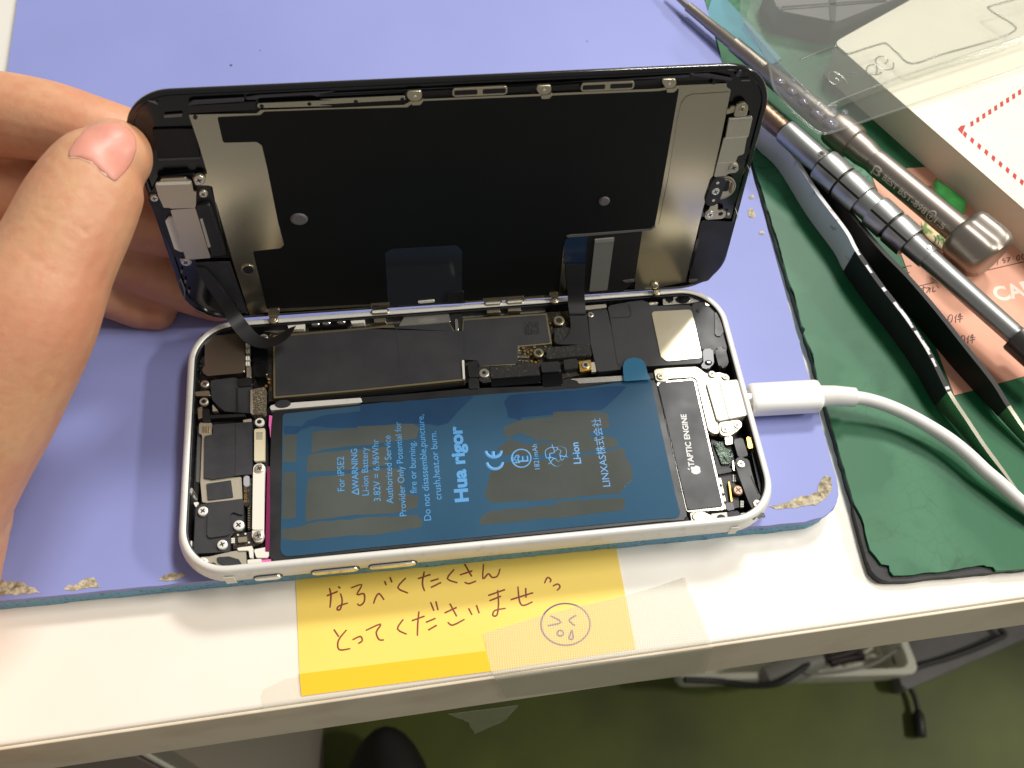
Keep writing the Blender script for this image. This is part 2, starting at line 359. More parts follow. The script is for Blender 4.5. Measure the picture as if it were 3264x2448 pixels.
def tube(bm, P, r, n=12, up=None, flat=1.0, mi=0, caps=True):
    """P world mm points; r radius or list; flat squashes along up"""
    R_ = r if isinstance(r, (list, tuple)) else [r] * len(P)
    up = Vector(up or (0, 0, 1)); rings = []
    for i, p in enumerate(P):
        t = (P[min(i + 1, len(P) - 1)] - P[max(i - 1, 0)]).normalized()
        s = t.cross(up)
        if s.length < 1e-4: s = t.cross(Vector((1, 0, 0)))
        s.normalize(); u = s.cross(t)
        rings.append([bm.verts.new(p + s * math.cos(2 * math.pi * k / n) * R_[i] + u * math.sin(2 * math.pi * k / n) * R_[i] * flat) for k in range(n)])
    for i in range(len(P) - 1):
        for k in range(n):
            f = bm.faces.new((rings[i][k], rings[i][(k + 1) % n], rings[i + 1][(k + 1) % n], rings[i + 1][k])); f.material_index = mi
    if caps:
        for rg in (rings[0][::-1], rings[-1]):
            f = bm.faces.new(rg); f.material_index = mi
    bmesh.ops.recalc_face_normals(bm, faces=bm.faces[:])
    return bm
def lathe(bm, A, B, prof, n=40, mi=0, mod=None):
    """prof: (distance from A in mm, radius); mod(angle, t) scales the radius"""
    ax = (B - A).normalized(); s = ax.cross(Vector((0, 0, 1))).normalized(); u = s.cross(ax); rings = []
    for t, r in prof:
        rings.append([bm.verts.new(A + ax * t + (s * math.cos(2 * math.pi * k / n) + u * math.sin(2 * math.pi * k / n)) * r * (mod(2 * math.pi * k / n, t) if mod else 1)) for k in range(n)])
    for i in range(len(prof) - 1):
        for k in range(n):
            f = bm.faces.new((rings[i][k], rings[i][(k + 1) % n], rings[i + 1][(k + 1) % n], rings[i + 1][k])); f.material_index = mi
    for rg in (rings[0][::-1], rings[-1]): bm.faces.new(rg).material_index = mi
    bmesh.ops.recalc_face_normals(bm, faces=bm.faces[:])
    return bm
def ribbon(name, edges, th, mat, parent, n=6):
    """edges: list of (left point, right point) world mm"""
    Lf = cr_spline([e[0] for e in edges], n); Rt = cr_spline([e[1] for e in edges], n); bm = bmesh.new(); rows = []
    for i in range(len(Lf)):
        t = (Lf[min(i + 1, len(Lf) - 1)] - Lf[max(i - 1, 0)]); nrm = t.cross(Rt[i] - Lf[i]).normalized() * th / 2
        rows.append([bm.verts.new(q) for q in (Lf[i] + nrm, (Lf[i] + Rt[i]) / 2 + nrm * 1.1, Rt[i] + nrm, Rt[i] - nrm, (Lf[i] + Rt[i]) / 2 - nrm * 1.1, Lf[i] - nrm)])
    for i in range(len(rows) - 1):
        for k in range(6): bm.faces.new((rows[i][k], rows[i][(k + 1) % 6], rows[i + 1][(k + 1) % 6], rows[i + 1][k]))
    bm.faces.new(rows[0][::-1]); bm.faces.new(rows[-1]); bmesh.ops.recalc_face_normals(bm, faces=bm.faces[:])
    return obj(name, bm, mat, parent, .8)
def text_bm(s, bold=0.0):
    cu = bpy.data.curves.new('lettering', 'FONT'); cu.body = s; cu.size = 1; cu.extrude = .004; cu.offset = bold; cu.resolution_u = 4
    o = bpy.data.objects.new('lettering', cu); COL.objects.link(o); bpy.context.view_layer.update()
    dg = bpy.context.evaluated_depsgraph_get(); me = bpy.data.meshes.new_from_object(o.evaluated_get(dg)); bpy.data.objects.remove(o); bpy.data.curves.remove(cu)
    bm = bmesh.new(); bm.from_mesh(me); bpy.data.meshes.remove(me); return bm
def text(s, p0, p1, z, mat, parent, name='lettering', fr=F0, bold=.0, height=None, th=.012):
    """baseline from photo pixel p0 to p1 on plane z of frame fr; height in mm (cap height) optional"""
    bm = text_bm(s, bold); xs = [v.co.x for v in bm.verts]; x0, x1 = min(xs), max(xs)
    a = Vector(fr.hit(p0, z)); e = Vector(fr.hit(p1, z)); d = e - a; k = d.length / (x1 - x0); d.normalize(); u = Vector((-d.y, d.x))
    ky = height / .72 if height else k
    for v in bm.verts:
        q = a + d * (v.co.x - x0) * k + u * v.co.y * ky; v.co = fr.w(q.x, q.y, z + (th if v.co.z > 0 else 0))
    return obj(name, bm, mat, parent)
def strokes(name, lists, z, r, mat, parent, fr=F0, join=3):
    bm = bmesh.new()
    for L in lists:
        P = [fr.w(*fr.hit(s, z), z) for s in L]
        if len(P) > 2: P = cr_spline(P, join)
        rr = [r * (.75 + .25 * math.sin(math.pi * (i + .6) / (len(P) + .2))) for i in range(len(P))]
        tube(bm, P, rr, 8, fr.Z, .12)
    return obj(name, bm, mat, parent, .8)
def rrect(x0, y0, x1, y1, r, n=8):
    out = []
    for cx, cy, a0 in ((x1 - r, y1 - r, 0), (x0 + r, y1 - r, 90), (x0 + r, y0 + r, 180), (x1 - r, y0 + r, 270)):
        for k in range(n + 1):
            a = math.radians(a0 + 90 * k / n); out.append((cx + r * math.cos(a), cy + r * math.sin(a)))
    return out
def jag(p, step, amp, seed=1):
    rnd = random.Random(seed); out = []
    for i in range(len(p)):
        a, b_ = Vector(p[i]), Vector(p[(i + 1) % len(p)]); n = max(1, int((b_ - a).length / step)); nr = Vector((-(b_ - a).y, (b_ - a).x)).normalized() if (b_ - a).length else Vector((0, 0))
        for k in range(n):
            q = a.lerp(b_, k / n) + nr * rnd.uniform(-amp, amp); out.append((q.x, q.y))
    return out

def sheet(bm, poly, z, fr=F0):
    if area2(poly) < 0: poly = poly[::-1]
    bm.faces.new([bm.verts.new(fr.w(x, y, z)) for x, y in poly]); return bm

# ================================================================== SETTING AND DESK
FLOOR = -720
bm = bmesh.new(); prism(bm, [(-1500, -900), (1800, -900), (1800, 1800), (-1500, 1800)], FLOOR - 20, FLOOR, bev=0)
tag(obj('floor', bm, m_floor), kind='structure')
# desk: laminate top with rounded front edge and a darker edge band
e0 = Vector(F0.hit((0, 2389))); e1 = Vector(F0.hit((3264, 1916))); ed = (e1 - e0).normalized(); en = Vector((-ed.y, ed.x))
DT = 28
desk = thing('work_desk', (0, 0, FLOOR), 'white laminate work desk with a thick front edge, filling the lower part of the picture', 'desk')
p0 = e0 - ed * 700; p1 = e1 + ed * 800
top = [p0 + en * .8, p1 + en * .8, p1 + en * 800, p0 + en * 800]
bm = bmesh.new(); prism(bm, [tuple(v) for v in top], -DT, 0, bev=.9, segs=3); obj('tabletop', bm, m_desk, desk, .6)
bm = bmesh.new(); prism(bm, [tuple(v) for v in (p0, p1, p1 + en * .79, p0 + en * .79)], -DT + .3, -.75, bev=.3); obj('edge_band', bm, m_deskedge, desk)
for q in (p0 + ed * 60 + en * 60, p1 - ed * 60 + en * 60, p0 + ed * 60 + en * 740, p1 - ed * 60 + en * 740):
    bm = bmesh.new(); prism(bm, rrect(q.x - 22, q.y - 22, q.x + 22, q.y + 22, 4), FLOOR, -DT, bev=0); obj('leg', bm, m_white, desk)
FD = Frame((e0.x, e0.y, 0), (ed.x, ed.y, 0), (0, 0, 1))          # the desk's front face
# floor things under the desk
yc = -28
FC = Frame((0, yc, 0), (1, 0, 0), (0, 0, 1))
xr = FC.hit(px('B6', 1190, 1600)[0])[0]; xa, xb = FC.hit(px('B6', 980, 1600)[0])[0], FC.hit(px('B6', 1020, 1600)[0])[0]
cab = thing('drawer_cabinet', (xr - 150, yc + 200, FLOOR), 'grey drawer cabinet standing under the left end of the desk', 'cabinet')
bm = bmesh.new(); prism(bm, [(xr - 330, yc), (xr, yc), (xr, yc + 420), (xr - 330, yc + 420)], FLOOR, -90, bev=.6); obj('body', bm, m_cab, cab)
bm = bmesh.new(); prism(bm, [(xa, -640), (xb, -640), (xb, -120), (xa, -120)], -1.2, 1.2, FC, bev=.5); obj('handle_strip', bm, m_white, cab)
bm = bmesh.new(); prism(bm, [(xr - 320, -300), (xa - 2, -300), (xa - 2, -125), (xr - 320, -125)], -1, 1.6, FC, bev=.5); obj('drawer_front', bm, M('drawer_mauve', C(128, 112, 110), .5), cab)
# white basket of cables
ZB = -678; B = F0.hits(px('D7', 380, 598, 2066, 548, 2036, 300, 2000, 120, 300, 260), ZB)
bx = thing('wire_basket', F0.w(*F0.hit(px('D7', 1500, 600)[0], FLOOR), FLOOR), 'shallow white plastic basket holding loose cables on the floor under the desk', 'basket')
bm = bmesh.new(); out = rpoly([B[0], B[1], (B[1][0] - 14, B[1][1] + 190), (B[0][0] - 4, B[0][1] + 190)], 10); cx = sum(p[0] for p in out) / len(out); cy = sum(p[1] for p in out) / len(out)
def scale(p, s, dx=0): return [(cx + (x - cx) * s, cy + (y - cy) * s) for x, y in p]
rs = []
for s_, z_ in ((.965, FLOOR + 1), (.975, ZB - 22), (.985, ZB - 20), (.965, ZB - 20), (.99, ZB - 16), (.985, ZB - 5), (1.0, ZB - 4), (1.0, ZB), (.94, ZB), (.93, ZB - 4), (.9, FLOOR + 6)):
    rs.append([bm.verts.new((x, y, z_)) for x, y in scale(out, s_)])
for i in range(len(rs) - 1):
    for k in range(len(out)): bm.faces.new((rs[i][k], rs[i][(k + 1) % len(out)], rs[i + 1][(k + 1) % len(out)], rs[i + 1][k]))
bm.faces.new(rs[0][::-1]); bm.faces.new(rs[-1]); bmesh.ops.recalc_face_normals(bm, faces=bm.faces[:]); obj('basket_body', bm, m_basket, bx, .6)
def cable(name, pix, z, r, mat, label, cat='cable', ends=None):
    P = [F0.hw(s, zz) for s, zz in zip(pix, z if isinstance(z, (list, tuple)) else [z] * len(pix))]
    bm = bmesh.new(); tube(bm, cr_spline(P, 6), r, 10)
    if ends:
        A, B_ = P[-2], P[-1]; d = (B_ - A).normalized(); lathe(bm, B_ - d * ends[1] * .3, B_ + d, [(0, r), (ends[1] * .2, ends[0]), (ends[1], ends[0]), (ends[1] + 1, ends[0] * .8)], 14)
    return tag(obj(name, bm, mat, None, .8), label, cat)
cable('power_cable', px('D7', 400, 590, 640, 600, 850, 628, 1050, 618, 1180, 545, 1290, 470, 1420, 420), [-665, -672, -672, -668, -668, -672, -690], 3, m_cable, 'thick black cable drooping over the left of the white basket')
cable('data_cable', px('D7', 1190, 470, 1215, 510, 1280, 545, 1450, 540, 1700, 490, 1850, 410, 1960, 330), [-670, -670, -668, -668, -672, -680, -690], 1.6, m_gcable, 'thin grey cable looped across the front rim of the white basket')
cable('flat_cable', px('D7', 1290, 470, 1500, 420, 1600, 390, 1650, 430, 1560, 440, 1430, 470), -702, 4, M('brown_cable', C(40, 24, 22), .5), 'dark brown coiled lead lying inside the white basket')
cable('white_cable', px('D7', 1520, 490, 1620, 440, 1700, 380, 1760, 360, 1790, 430, 1700, 420, 1580, 470), -704, 2, m_basket, 'thin white lead tangled inside the white basket')
cable('trailing_cable', px('B8', 1480, 1040, 1560, 1000, 1700, 962, 1900, 892, 2040, 830, 2088, 800, 2050, 770), [FLOOR + 30] * 7, 2.8, m_cable, 'black cord curving over the grey base right of the basket')
cable('short_cable', px('B8', 1450, 1085, 1470, 1130, 1505, 1190, 1528, 1270, 1536, 1335), FLOOR + 8, 2.4, m_cable, 'short black lead with a bulky plug end hanging to the green floor', ends=(5.2, 24))
bm = bmesh.new(); a = F0.hw(px('D7', 930, 590)[0], -680); b_ = F0.hw(px('D7', 1200, 500)[0], -680); lathe(bm, a, b_, [(0, 4), (6, 10), (30, 13), (48, 12), (64, 8), (66, 4)], 20); tag(obj('adapter', bm, m_gcable, None, .6), 'grey rounded adapter resting at the left of the white basket', 'adapter')
bm = bmesh.new(); prism(bm, rpoly(F0.hits(px('B8', 1440, 1165, 1510, 1135, 2420, 745, 2600, 560, 2300, 400, 1300, 700), FLOOR + 22), 6), FLOOR, FLOOR + 22, bev=2); tag(obj('base_plate', bm, m_greybox), 'grey plastic base plate on the floor behind the basket', 'base plate')
g = F0.hit(px('B7', 460, 1640)[0], FLOOR + 60)
bm = bmesh.new(); bmesh.ops.create_uvsphere(bm, u_segments=32, v_segments=16, radius=1)
for v in bm.verts: v.co = Vector((g[0] + v.co.x * 46, g[1] - 75 + v.co.y * 110, FLOOR + max(0, 45 + v.co.z * 42 - (0 if v.co.y > -.2 else 0))))
tag(obj('shoe', bm, m_shoe, None, 3), 'black rounded shoe tip on the dark floor below the desk', 'shoe')

# ---- blue mat
mx = rpoly([(-124, -32.2), (81.2, -32.2), (88.3, -24.5), (88.3, -11), (92.6, 132), (101, 420), (-139, 420)], 0)
mat = thing('work_mat', (0, 100, 0), 'periwinkle blue silicone work mat with frayed edges, lying under the opened phone', 'mat')
pm = rpoly([(-124, -32.2), (84, -32.2), (88.6, -8), (92.9, 140), (101, 420), (-139, 420)], 0)
pm = jag(rpoly([(-124, -32.2), (87.6, -32.2), (88.4, -8), (92.9, 140), (101, 420), (-139, 420)], 11, 8), 3, .10, 3)
bm = bmesh.new(); prism(bm, pm, 4.9, 6.5, bev=.35, segs=3); obj('mat_surface', bm, m_mat, mat, .8)
pf = jag(rpoly([(-123.5, -31.9), (87.2, -31.9), (88.0, -8), (92.5, 140), (100.6, 420), (-138.6, 420)], 11, 8), 2.5, .12, 4)
bm = bmesh.new(); prism(bm, pf, 0.02, 4.88, bev=.3); obj('foam_layer', bm, m_foam, mat)
def worn(pix, seed, step=.8, amp=.28):
    bm = bmesh.new(); prism(bm, jag(F0.hits(pix, 6.5), step, amp, seed), 6.3, 6.62, bev=.06)
    for f in bm.faces: pass
    obj('worn_patch', bm, m_worn, mat)
worn(px('B6', -40, 450, 60, 462, 120, 468, 175, 480, 215, 505, 262, 538, 120, 545, -40, 562), 1)
worn(px('B6', 412, 520, 440, 492, 520, 465, 570, 442, 604, 436, 622, 470, 640, 498, 560, 508), 2)
worn(px('B6', 1012, 460, 1050, 430, 1100, 412, 1160, 414, 1192, 432, 1150, 446, 1060, 458), 5)
worn(px('B5', 560, 1640, 700, 1612, 760, 1578, 830, 1570, 885, 1545, 905, 1480, 940, 1440, 970, 1450, 984, 1500, 955, 1580, 880, 1625, 760, 1640, 640, 1652), 6)
worn(px('B3', 440, 1350, 470, 1330, 492, 1390, 470, 1400, 442, 1385), 8, .5, .3)
worn(px('B3', 446, 1260, 480, 1250, 478, 1275, 452, 1278), 9, .4, .15)
worn(px('B3', 512, 1490, 540, 1480, 548, 1504, 520, 1506), 10, .4, .15)
# ---- green mat
gm = thing('cutting_mat', F0.w(150, 60, 0), 'green cutting mat with crackled skin and torn black edge, right of the blue mat', 'mat')
core = F0.hits(px('B3', 118, -200, 140, 0, 270, 420, 'B5', 640, 0, 860, 700, 1010, 1250, 1115, 1610, 'B8', 1150, 130, 1232, 395), 2.2) + F0.hits(px('B8', 1262, 435, 1300, 462, 1345, 468, 1600, 445, 2212, 385, 3000, 318), 2.2)
core = core + [(330, 30), (330, 420), (90, 420)]
bm = bmesh.new(); prism(bm, jag(core, 2.2, .18, 12), .01, 2.2, bev=.3); obj('rubber_core', bm, m_greencore, gm)
skin = F0.hits(px('B3', 150, -200, 168, 0, 205, 140, 246, 270, 282, 420, 'B5', 655, 0, 700, 180, 738, 260, 790, 480, 812, 500, 800, 525, 858, 655, 868, 690, 895, 850, 965, 1050, 1060, 1400, 1115, 1585, 'B8', 1188, 95, 1204, 190, 1222, 262, 1262, 300, 1298, 355, 1352, 358, 1352, 395, 1375, 425, 1500, 420, 1560, 405, 1700, 402, 1790, 380, 1955, 355, 1972, 366, 2018, 368, 2032, 396, 2212, 383, 3000, 310), 3) + [(329, 31), (329, 420), (95, 420)]
bm = bmesh.new(); prism(bm, jag(skin, 1.6, .16, 13), 2.22, 3.0, bev=.12); obj('vinyl_skin', bm, m_green, gm)

# ---- yellow note, tapes
note = thing('sticky_note', F0.w(*F0.hit(px('A', 1000, 1350)[0], 0), 0), 'yellow handwritten paper note taped to the front of the white desk below the phone', 'note')
N1 = px('D8', 93, 205, 0 + 93, 100); 
bm = bmesh.new(); prism(bm, F0.hits(px('D8', 85, 150, 110, 815, 1300, 655, 1340, 785, 2265, 640, 2130, -60), .12), .02, .14, bev=0); obj('paper', bm, m_note, note)
bm = bmesh.new(); prism(bm, F0.hits(px('D8', 108, 800, 122, 942, 1340, 782, 1305, 652), .29), .03, .29, bev=.03); obj('lower_strip', bm, m_note2, note)
HW = [[(285, 300), (355, 272)], [(302, 250), (312, 300), (305, 376)], [(358, 240), (372, 252)], [(372, 285), (384, 330), (372, 385), (352, 388), (362, 366), (420, 346)],
      [(440, 250), (510, 228), (478, 292), (522, 286), (526, 335), (498, 362), (480, 350)], [(585, 350), (598, 312), (620, 285), (652, 326)], [(655, 205), (666, 232)], [(690, 180), (702, 214)],
      [(792, 185), (740, 248), (806, 282)], [(870, 190), (950, 163)], [(910, 145), (898, 220), (912, 270)], [(950, 207), (1002, 190)], [(952, 247), (1018, 214)],
      [(1102, 130), (1058, 190), (1122, 216)], [(1138, 166), (1218, 140)], [(1168, 95), (1214, 176)], [(1168, 212), (1195, 222), (1242, 205)], [(1290, 95), (1286, 192), (1320, 158), (1345, 182), (1380, 172), (1396, 125)],
      [(330, 515), (362, 562)], [(412, 518), (360, 585), (364, 645), (436, 638)], [(450, 582), (500, 560), (512, 588), (486, 606)], [(535, 522), (632, 480), (602, 532), (620, 580), (652, 582)],
      [(776, 450), (738, 512), (798, 546)], [(830, 460), (912, 430)], [(876, 400), (868, 480), (866, 556)], [(920, 470), (982, 444)], [(935, 520), (990, 488)], [(950, 340), (972, 396)], [(984, 335), (998, 392)],
      [(1040, 410), (1118, 374)], [(1074, 350), (1118, 432)], [(1060, 468), (1092, 488), (1168, 450)], [(1194, 380), (1216, 422)], [(1244, 360), (1262, 412)],
      [(1320, 298), (1428, 260)], [(1328, 332), (1402, 302)], [(1380, 262), (1386, 350), (1376, 422), (1350, 426), (1362, 394), (1432, 380)],
      [(1464, 325), (1608, 280)], [(1560, 250), (1562, 312)], [(1510, 240), (1520, 332), (1545, 362), (1604, 338)], [(1680, 220), (1700, 182), (1722, 198), (1714, 214)], [(1734, 238), (1765, 224), (1780, 244), (1760, 266)]]
strokes('handwriting', [px('D8', *[c for p in L for c in p]) for L in HW], .16, .21, m_ink, note)
face = [[(1815 + 157 * math.cos(t), 483 + 134 * math.sin(t)) for t in [i * math.pi / 14 for i in range(29)]], [(1718, 428), (1788, 470), (1700, 492)], [(1884, 425), (1838, 456), (1876, 492)],
        [(1782 + 20 * math.cos(t), 540 + 18 * math.sin(t)) for t in [i * math.pi / 4 for i in range(9)]], [(1856, 518), (1838, 568), (1852, 580), (1864, 566), (1856, 518)]]
strokes('drawn_face', [px('D8', *[c for p in L for c in p]) for L in face], .16, .2, m_inkp, note)
# woven tape over the note's right end, folded over the desk edge
TW = F0.hits(px('D8', 1285, 540, 1700, 412, 2185, 300, 'B7', 2212, 492, 'B8', 42, 432, 70, 520, 215, 855), .3)
TE = F0.hits(px('D8', 1345, 800), .3)
bm = bmesh.new(); sheet(bm, jag(rpoly(TW + TE, .6), 1.5, .06, 21), .32)
tp = obj('cloth_tape', bm, m_cloth); tag(tp, 'wide woven white tape strip stuck over the right end of the yellow note', 'tape')
fa = FD.hits(px('B7', 1150, 1060, 'D7', 605, 352, 545, 540, 'B7', 1230, 1205)); bm = bmesh.new(); sheet(bm, [fa[0], fa[1], fa[2], fa[3]], .25, FD)
o = obj('folded_end', bm, m_cloth, tp)
tl = jag(F0.hits(px('B6', 1690, 1290, 1672, 1200, 1690, 1150, 1745, 1130, 1830, 1085, 1925, 1068, 'D8', 600, 745, 1310, 655, 1345, 795, 700, 900, 120, 985, 'B6', 1850, 1262), .26), 1.6, .08, 22)
bm = bmesh.new(); sheet(bm, tl, .26); t2 = obj('clear_tape', bm, m_cltape); tag(t2, 'glossy clear tape strip with torn left end along the bottom of the yellow note', 'tape')
bm = bmesh.new(); h = FD.hits(px('B7', 860, 1280, 1310, 1225, 1215, 1330, 1140, 1360, 1030, 1412, 985, 1330)); prism(bm, jag(h, 2, .2, 31), 1.2, 1.3, FD, bev=0)
tag(obj('tape_scrap', bm, m_cltape), 'loose clear tape scrap hanging from the underside of the desk edge', 'tape')

# ================================================================== PHONE BODY
RIM = 13.8; TOPZ = 12.5
phone = thing('opened_smartphone', (0, 0, 6.5), 'silver smartphone body lying open with its battery and circuit parts exposed', 'smartphone')
L_, W_ = 138.4, 67.3
bm = bmesh.new(); rs = []
for ins, z in ((3.2, 6.55), (1.4, 7.0), (.45, 7.8), (-.1, 9.0), (-.3, 10.2), (-.15, 11.6), (.12, 12.6), (.35, 13.3), (.75, 13.7), (1.0, RIM), (1.75, RIM), (1.95, 13.6), (2.0, 13.0), (2.2, 12.9), (2.3, 8.2)):
    rs.append([bm.verts.new((x, y, z)) for x, y in rrect(-L_ / 2 + ins, -W_ / 2 + ins, L_ / 2 - ins, W_ / 2 - ins, 11.5 - ins * .9, 14)])
n = len(rs[0])
for i in range(len(rs) - 1):
    for k in range(n):
        f = bm.faces.new((rs[i][k], rs[i][(k + 1) % n], rs[i + 1][(k + 1) % n], rs[i + 1][k])); f.material_index = 0 if i < 11 else 1
bm.faces.new(rs[0][::-1]); f = bm.faces.new(rs[-1]); f.material_index = 1
bmesh.ops.recalc_face_normals(bm, faces=bm.faces[:])
house = obj('housing', bm, [m_alu, m_cavity], phone, .9)
FN = Frame((0, -W_ / 2 - .32, 0), (1, 0, 0), (0, 0, 1))
for pp in (px('C2', 880, 1590, 900, 1560, 1125, 1540, 1145, 1565, 1125, 1588, 905, 1612), px('C2', 1445, 1515, 1475, 1488, 1880, 1445, 1905, 1462, 1880, 1492, 1470, 1535), px('B7', 362, 380, 385, 352, 635, 330, 655, 345, 630, 362, 385, 390)):
    h = FN.hits(pp); x0, x1 = min(p[0] for p in h), max(p[0] for p in h); zc = 10.1
    bm = bmesh.new(); prism(bm, rrect(x0 - .35, zc - 1.15, x1 + .35, zc + 1.15, 1.1), -.2, .02, FN, .02); obj('button_slot', bm, m_driverd, house)
    bm = bmesh.new(); prism(bm, rrect(x0, zc - .85, x1, zc + .85, .84), -.2, .5, FN, .3, segs=3); obj('side_button', bm, m_silver, house, .6)
for pp in (px('C2', 545, 1560, 650, 1550), px('C6', 1690, 1350, 1772, 1340)):
    h = FN.hits(pp); bm = bmesh.new()
    prism(bm, [(h[0][0], 8.2), (h[1][0], 8.2), (h[1][0], 12.2), (h[0][0], 12.2)], -.1, .06, FN, .02); obj('antenna_band', bm, m_white, house)

def pl(name, pix, z, th, mat, r=.4, bev=.1, parent=None, label=None): return plate(name, pix, z, th, mat, parent or phone, r, F0, bev, label)
# --- far rim interior
pl('rail', px('C3', 385, 436, 440, 345, 885, 308, 905, 396, 390, 442), 12.2, 3, m_silver, .2)
pl('inner_ledge', px('C1', 780, 262, 1180, 232, 2212, 176, 'C3', 290, 330, 890, 300, 1220, 282, 1860, 238, 1860, 300, 1030, 360, 300, 430, 'C1', 2212, 276, 1250, 372, 900, 330), 10.6, 2, m_silver, .2)
pl('side_key_mount', px('C1', 1380, 262, 1420, 232, 1800, 205, 1830, 262, 1790, 290, 1400, 308), 12.2, 2, m_blackg, .2)
for x, y in ((1470, 255), (1580, 245), (1730, 235)):
    bm = bmesh.new(); c_ = F0.hit(px('C1', x, y)[0], 12.6); disc(bm, c_, 1.1, 11, 12.6, bev=.4, ry=.6); obj('solder_joint', bm, m_silver, phone, .8)
pl('clip_block', px('C1', 1190, 260, 1370, 240, 1360, 310, 1200, 318), 12.4, 2, m_white, .2)
pl('clip_block', px('C1', 1820, 212, 1972, 196, 1965, 245, 1835, 258), 12.4, 2, m_white, .2)
for q in (px('C3', 130, 350, 250, 340, 255, 400, 135, 408), px('C3', 1270, 265, 1400, 252, 1405, 300, 1272, 310), px('C3', 1480, 248, 1610, 238, 1612, 285, 1484, 292)):
    pl('spring_clip', q, 12.6, 2, m_nickel2, .15)
pl('clip_notch', px('C3', 895, 330, 1020, 300, 1025, 480, 935, 485, 905, 400), 12.0, 2, m_dark, .2)
pl('pin', px('C3', 948, 372, 975, 366, 985, 480, 955, 484), 12.5, 2, m_silver, .2)
# --- camera corner
pl('camera_module', px('C1', 358, 396, 385, 384, 745, 352, 760, 372, 758, 738, 735, 753, 382, 786, 334, 748, 328, 708, 354, 690), 12.6, 4, m_steelbr, .5, .15)
pl('camera_surround', px('C1', 235, 500, 330, 360, 600, 300, 860, 330, 1050, 380, 1055, 1010, 990, 1060, 200, 1000), 10.2, 1, m_blackg, .5)
for y in (478, 530, 605, 660):
    for dx in (778, 800): pl('contact', px('C1', dx - 9, y - 20, dx + 8, y - 21, dx + 8, y + 20, dx - 9, y + 21), 12.4, 2, m_white, .08, .03)
pl('flex_strip', px('C1', 776, 700, 822, 690, 826, 800, 780, 806), 12.1, 2, m_silver, .2)
pl('connector_cover', px('C1', 845, 400, 992, 388, 990, 772, 962, 790, 878, 796, 845, 776), 12.9, 3, m_blackg, .5, .25)
screw(px('C1', 948, 395)[0], 13.1, 46, phone)
pl('black_tape', px('C1', 416, 830, 660, 798, 680, 812, 835, 890, 820, 1160, 560, 1142, 490, 1096, 430, 1022, 412, 950), 12.4, 3, m_blackm, .4, .2)
pl('black_tape', px('C1', 690, 818, 812, 796, 842, 880, 700, 892), 12.9, 1, m_black, .3, .2)
pl('fold_line', px('C1', 668, 905, 690, 902, 696, 1145, 668, 1145), 12.45, .3, m_black, .1, .03)
pl('foam_pad', px('C1', 832, 918, 960, 894, 968, 910, 966, 1150, 948, 1168, 838, 1174, 816, 1152, 820, 930), 12.8, 2, m_foampad, .4, .2)
pl('foam_pad_edge', px('C1', 816, 925, 838, 918, 842, 1170, 815, 1158), 12.82, 2, m_silver, .1, .05)
screw(px('C1', 355, 862)[0], 12.9, 44, phone)
pl('antenna_clip', px('C1', 255, 945, 400, 930, 412, 985, 265, 988), 12.6, 1, m_nickel2, .2)
ring(px('C1', 345, 1040)[0], 12.7, 44, phone, name='washer', mat=m_beige, inner=.5)
pl('antenna_clip', px('C1', 285, 1108, 330, 1090, 335, 1205, 290, 1222), 12.5, 1, m_nickel2, .2)
pl('ground_tab', px('C1', 432, 1068, 490, 1135, 436, 1142), 12.55, 1, m_beige, .1)
pl('black_tab', px('C1', 330, 1128, 400, 1112, 410, 1240, 332, 1240), 12.7, 2, m_black, .3)
pl('cross_bar', px('C1', 400, 1180, 760, 1165, 770, 1192, 400, 1215), 12.6, 2, m_black, .2)
pl('contact', px('C1', 742, 1228, 826, 1215, 828, 1245, 744, 1252), 12.4, 1, m_silver, .1)
# --- left column
pl('side_channel', px('C1', 222, 1000, 300, 1010, 290, 1659, 'C2', 310, 600, 280, 800, 170, 800, 190, 400), 9.6, 1, m_blackg, .3)
pl('side_rail', px('C2', 285, 10, 322, 60, 315, 590, 268, 590), 11.0, 2, m_greybox, .3)
pl('frame_strip', px('C1', 300, 1256, 428, 1258, 426, 1376, 352, 1388, 'C2', 345, 552, 725, 538, 736, 762, 385, 802, 330, 792, 312, 592, 330, 112, 296, 100), 12.0, 1.2, m_beige, .3)
bmq = px('C1', 335, 1285, 410, 1285, 408, 1355, 338, 1355)
for i in range(3): pl('spring_contact', px('C1', 338 + i * 25, 1288, 354 + i * 25, 1287, 354 + i * 25, 1352, 338 + i * 25, 1354), 12.25, .3, m_goldrim, .08, .05)
pl('ear_sensor_cover', px('C1', 440, 1274, 836, 1246, 'C2', 836, 512, 732, 516, 420, 562, 402, 552, 346, 550, 352, 126, 438, 110), 12.5, 3, m_blackm, .3, .15)
pl('seam', px('C1', 664, 1260, 668, 1260, 'C2', 664, 525, 659, 525), 12.53, .2, m_black, .02, 0)
pl('felt_tape', px('C2', 372, 606, 620, 570, 642, 740, 385, 772), 12.3, .4, m_blackm, .2, .08)
pl('flex_board', px('C2', 742, 520, 808, 530, 800, 820, 770, 840, 748, 812), 12.4, 1.5, m_pcb, .2)
pl('sealant', px('C2', 746, 528, 806, 524, 805, 630, 748, 640), 12.6, 1, M('grey_sealant', C(160, 160, 166), .6), .5, .2)
text('820-01', px('C2', 782, 792)[0], px('C2', 778, 645)[0], 12.42, m_gold, phone, 'printed_number', height=.62)
pl('flex_strip', px('C2', 800, 560, 838, 545, 830, 1060, 792, 1080), 11.6, 1, m_pcb, .2)
for i in range(9): pl('solder_pin', px('C2', 790, 850 + i * 24, 806, 848 + i * 24, 806, 858 + i * 24, 790, 860 + i * 24), 11.8, .3, m_goldrim, 0, 0)
pl('bracket_well', px('C1', 845, 1190, 985, 1180, 1000, 1659, 'C2', 1000, 900, 960, 1240, 780, 1270, 830, 500), 10.4, 1, m_dark, .3)
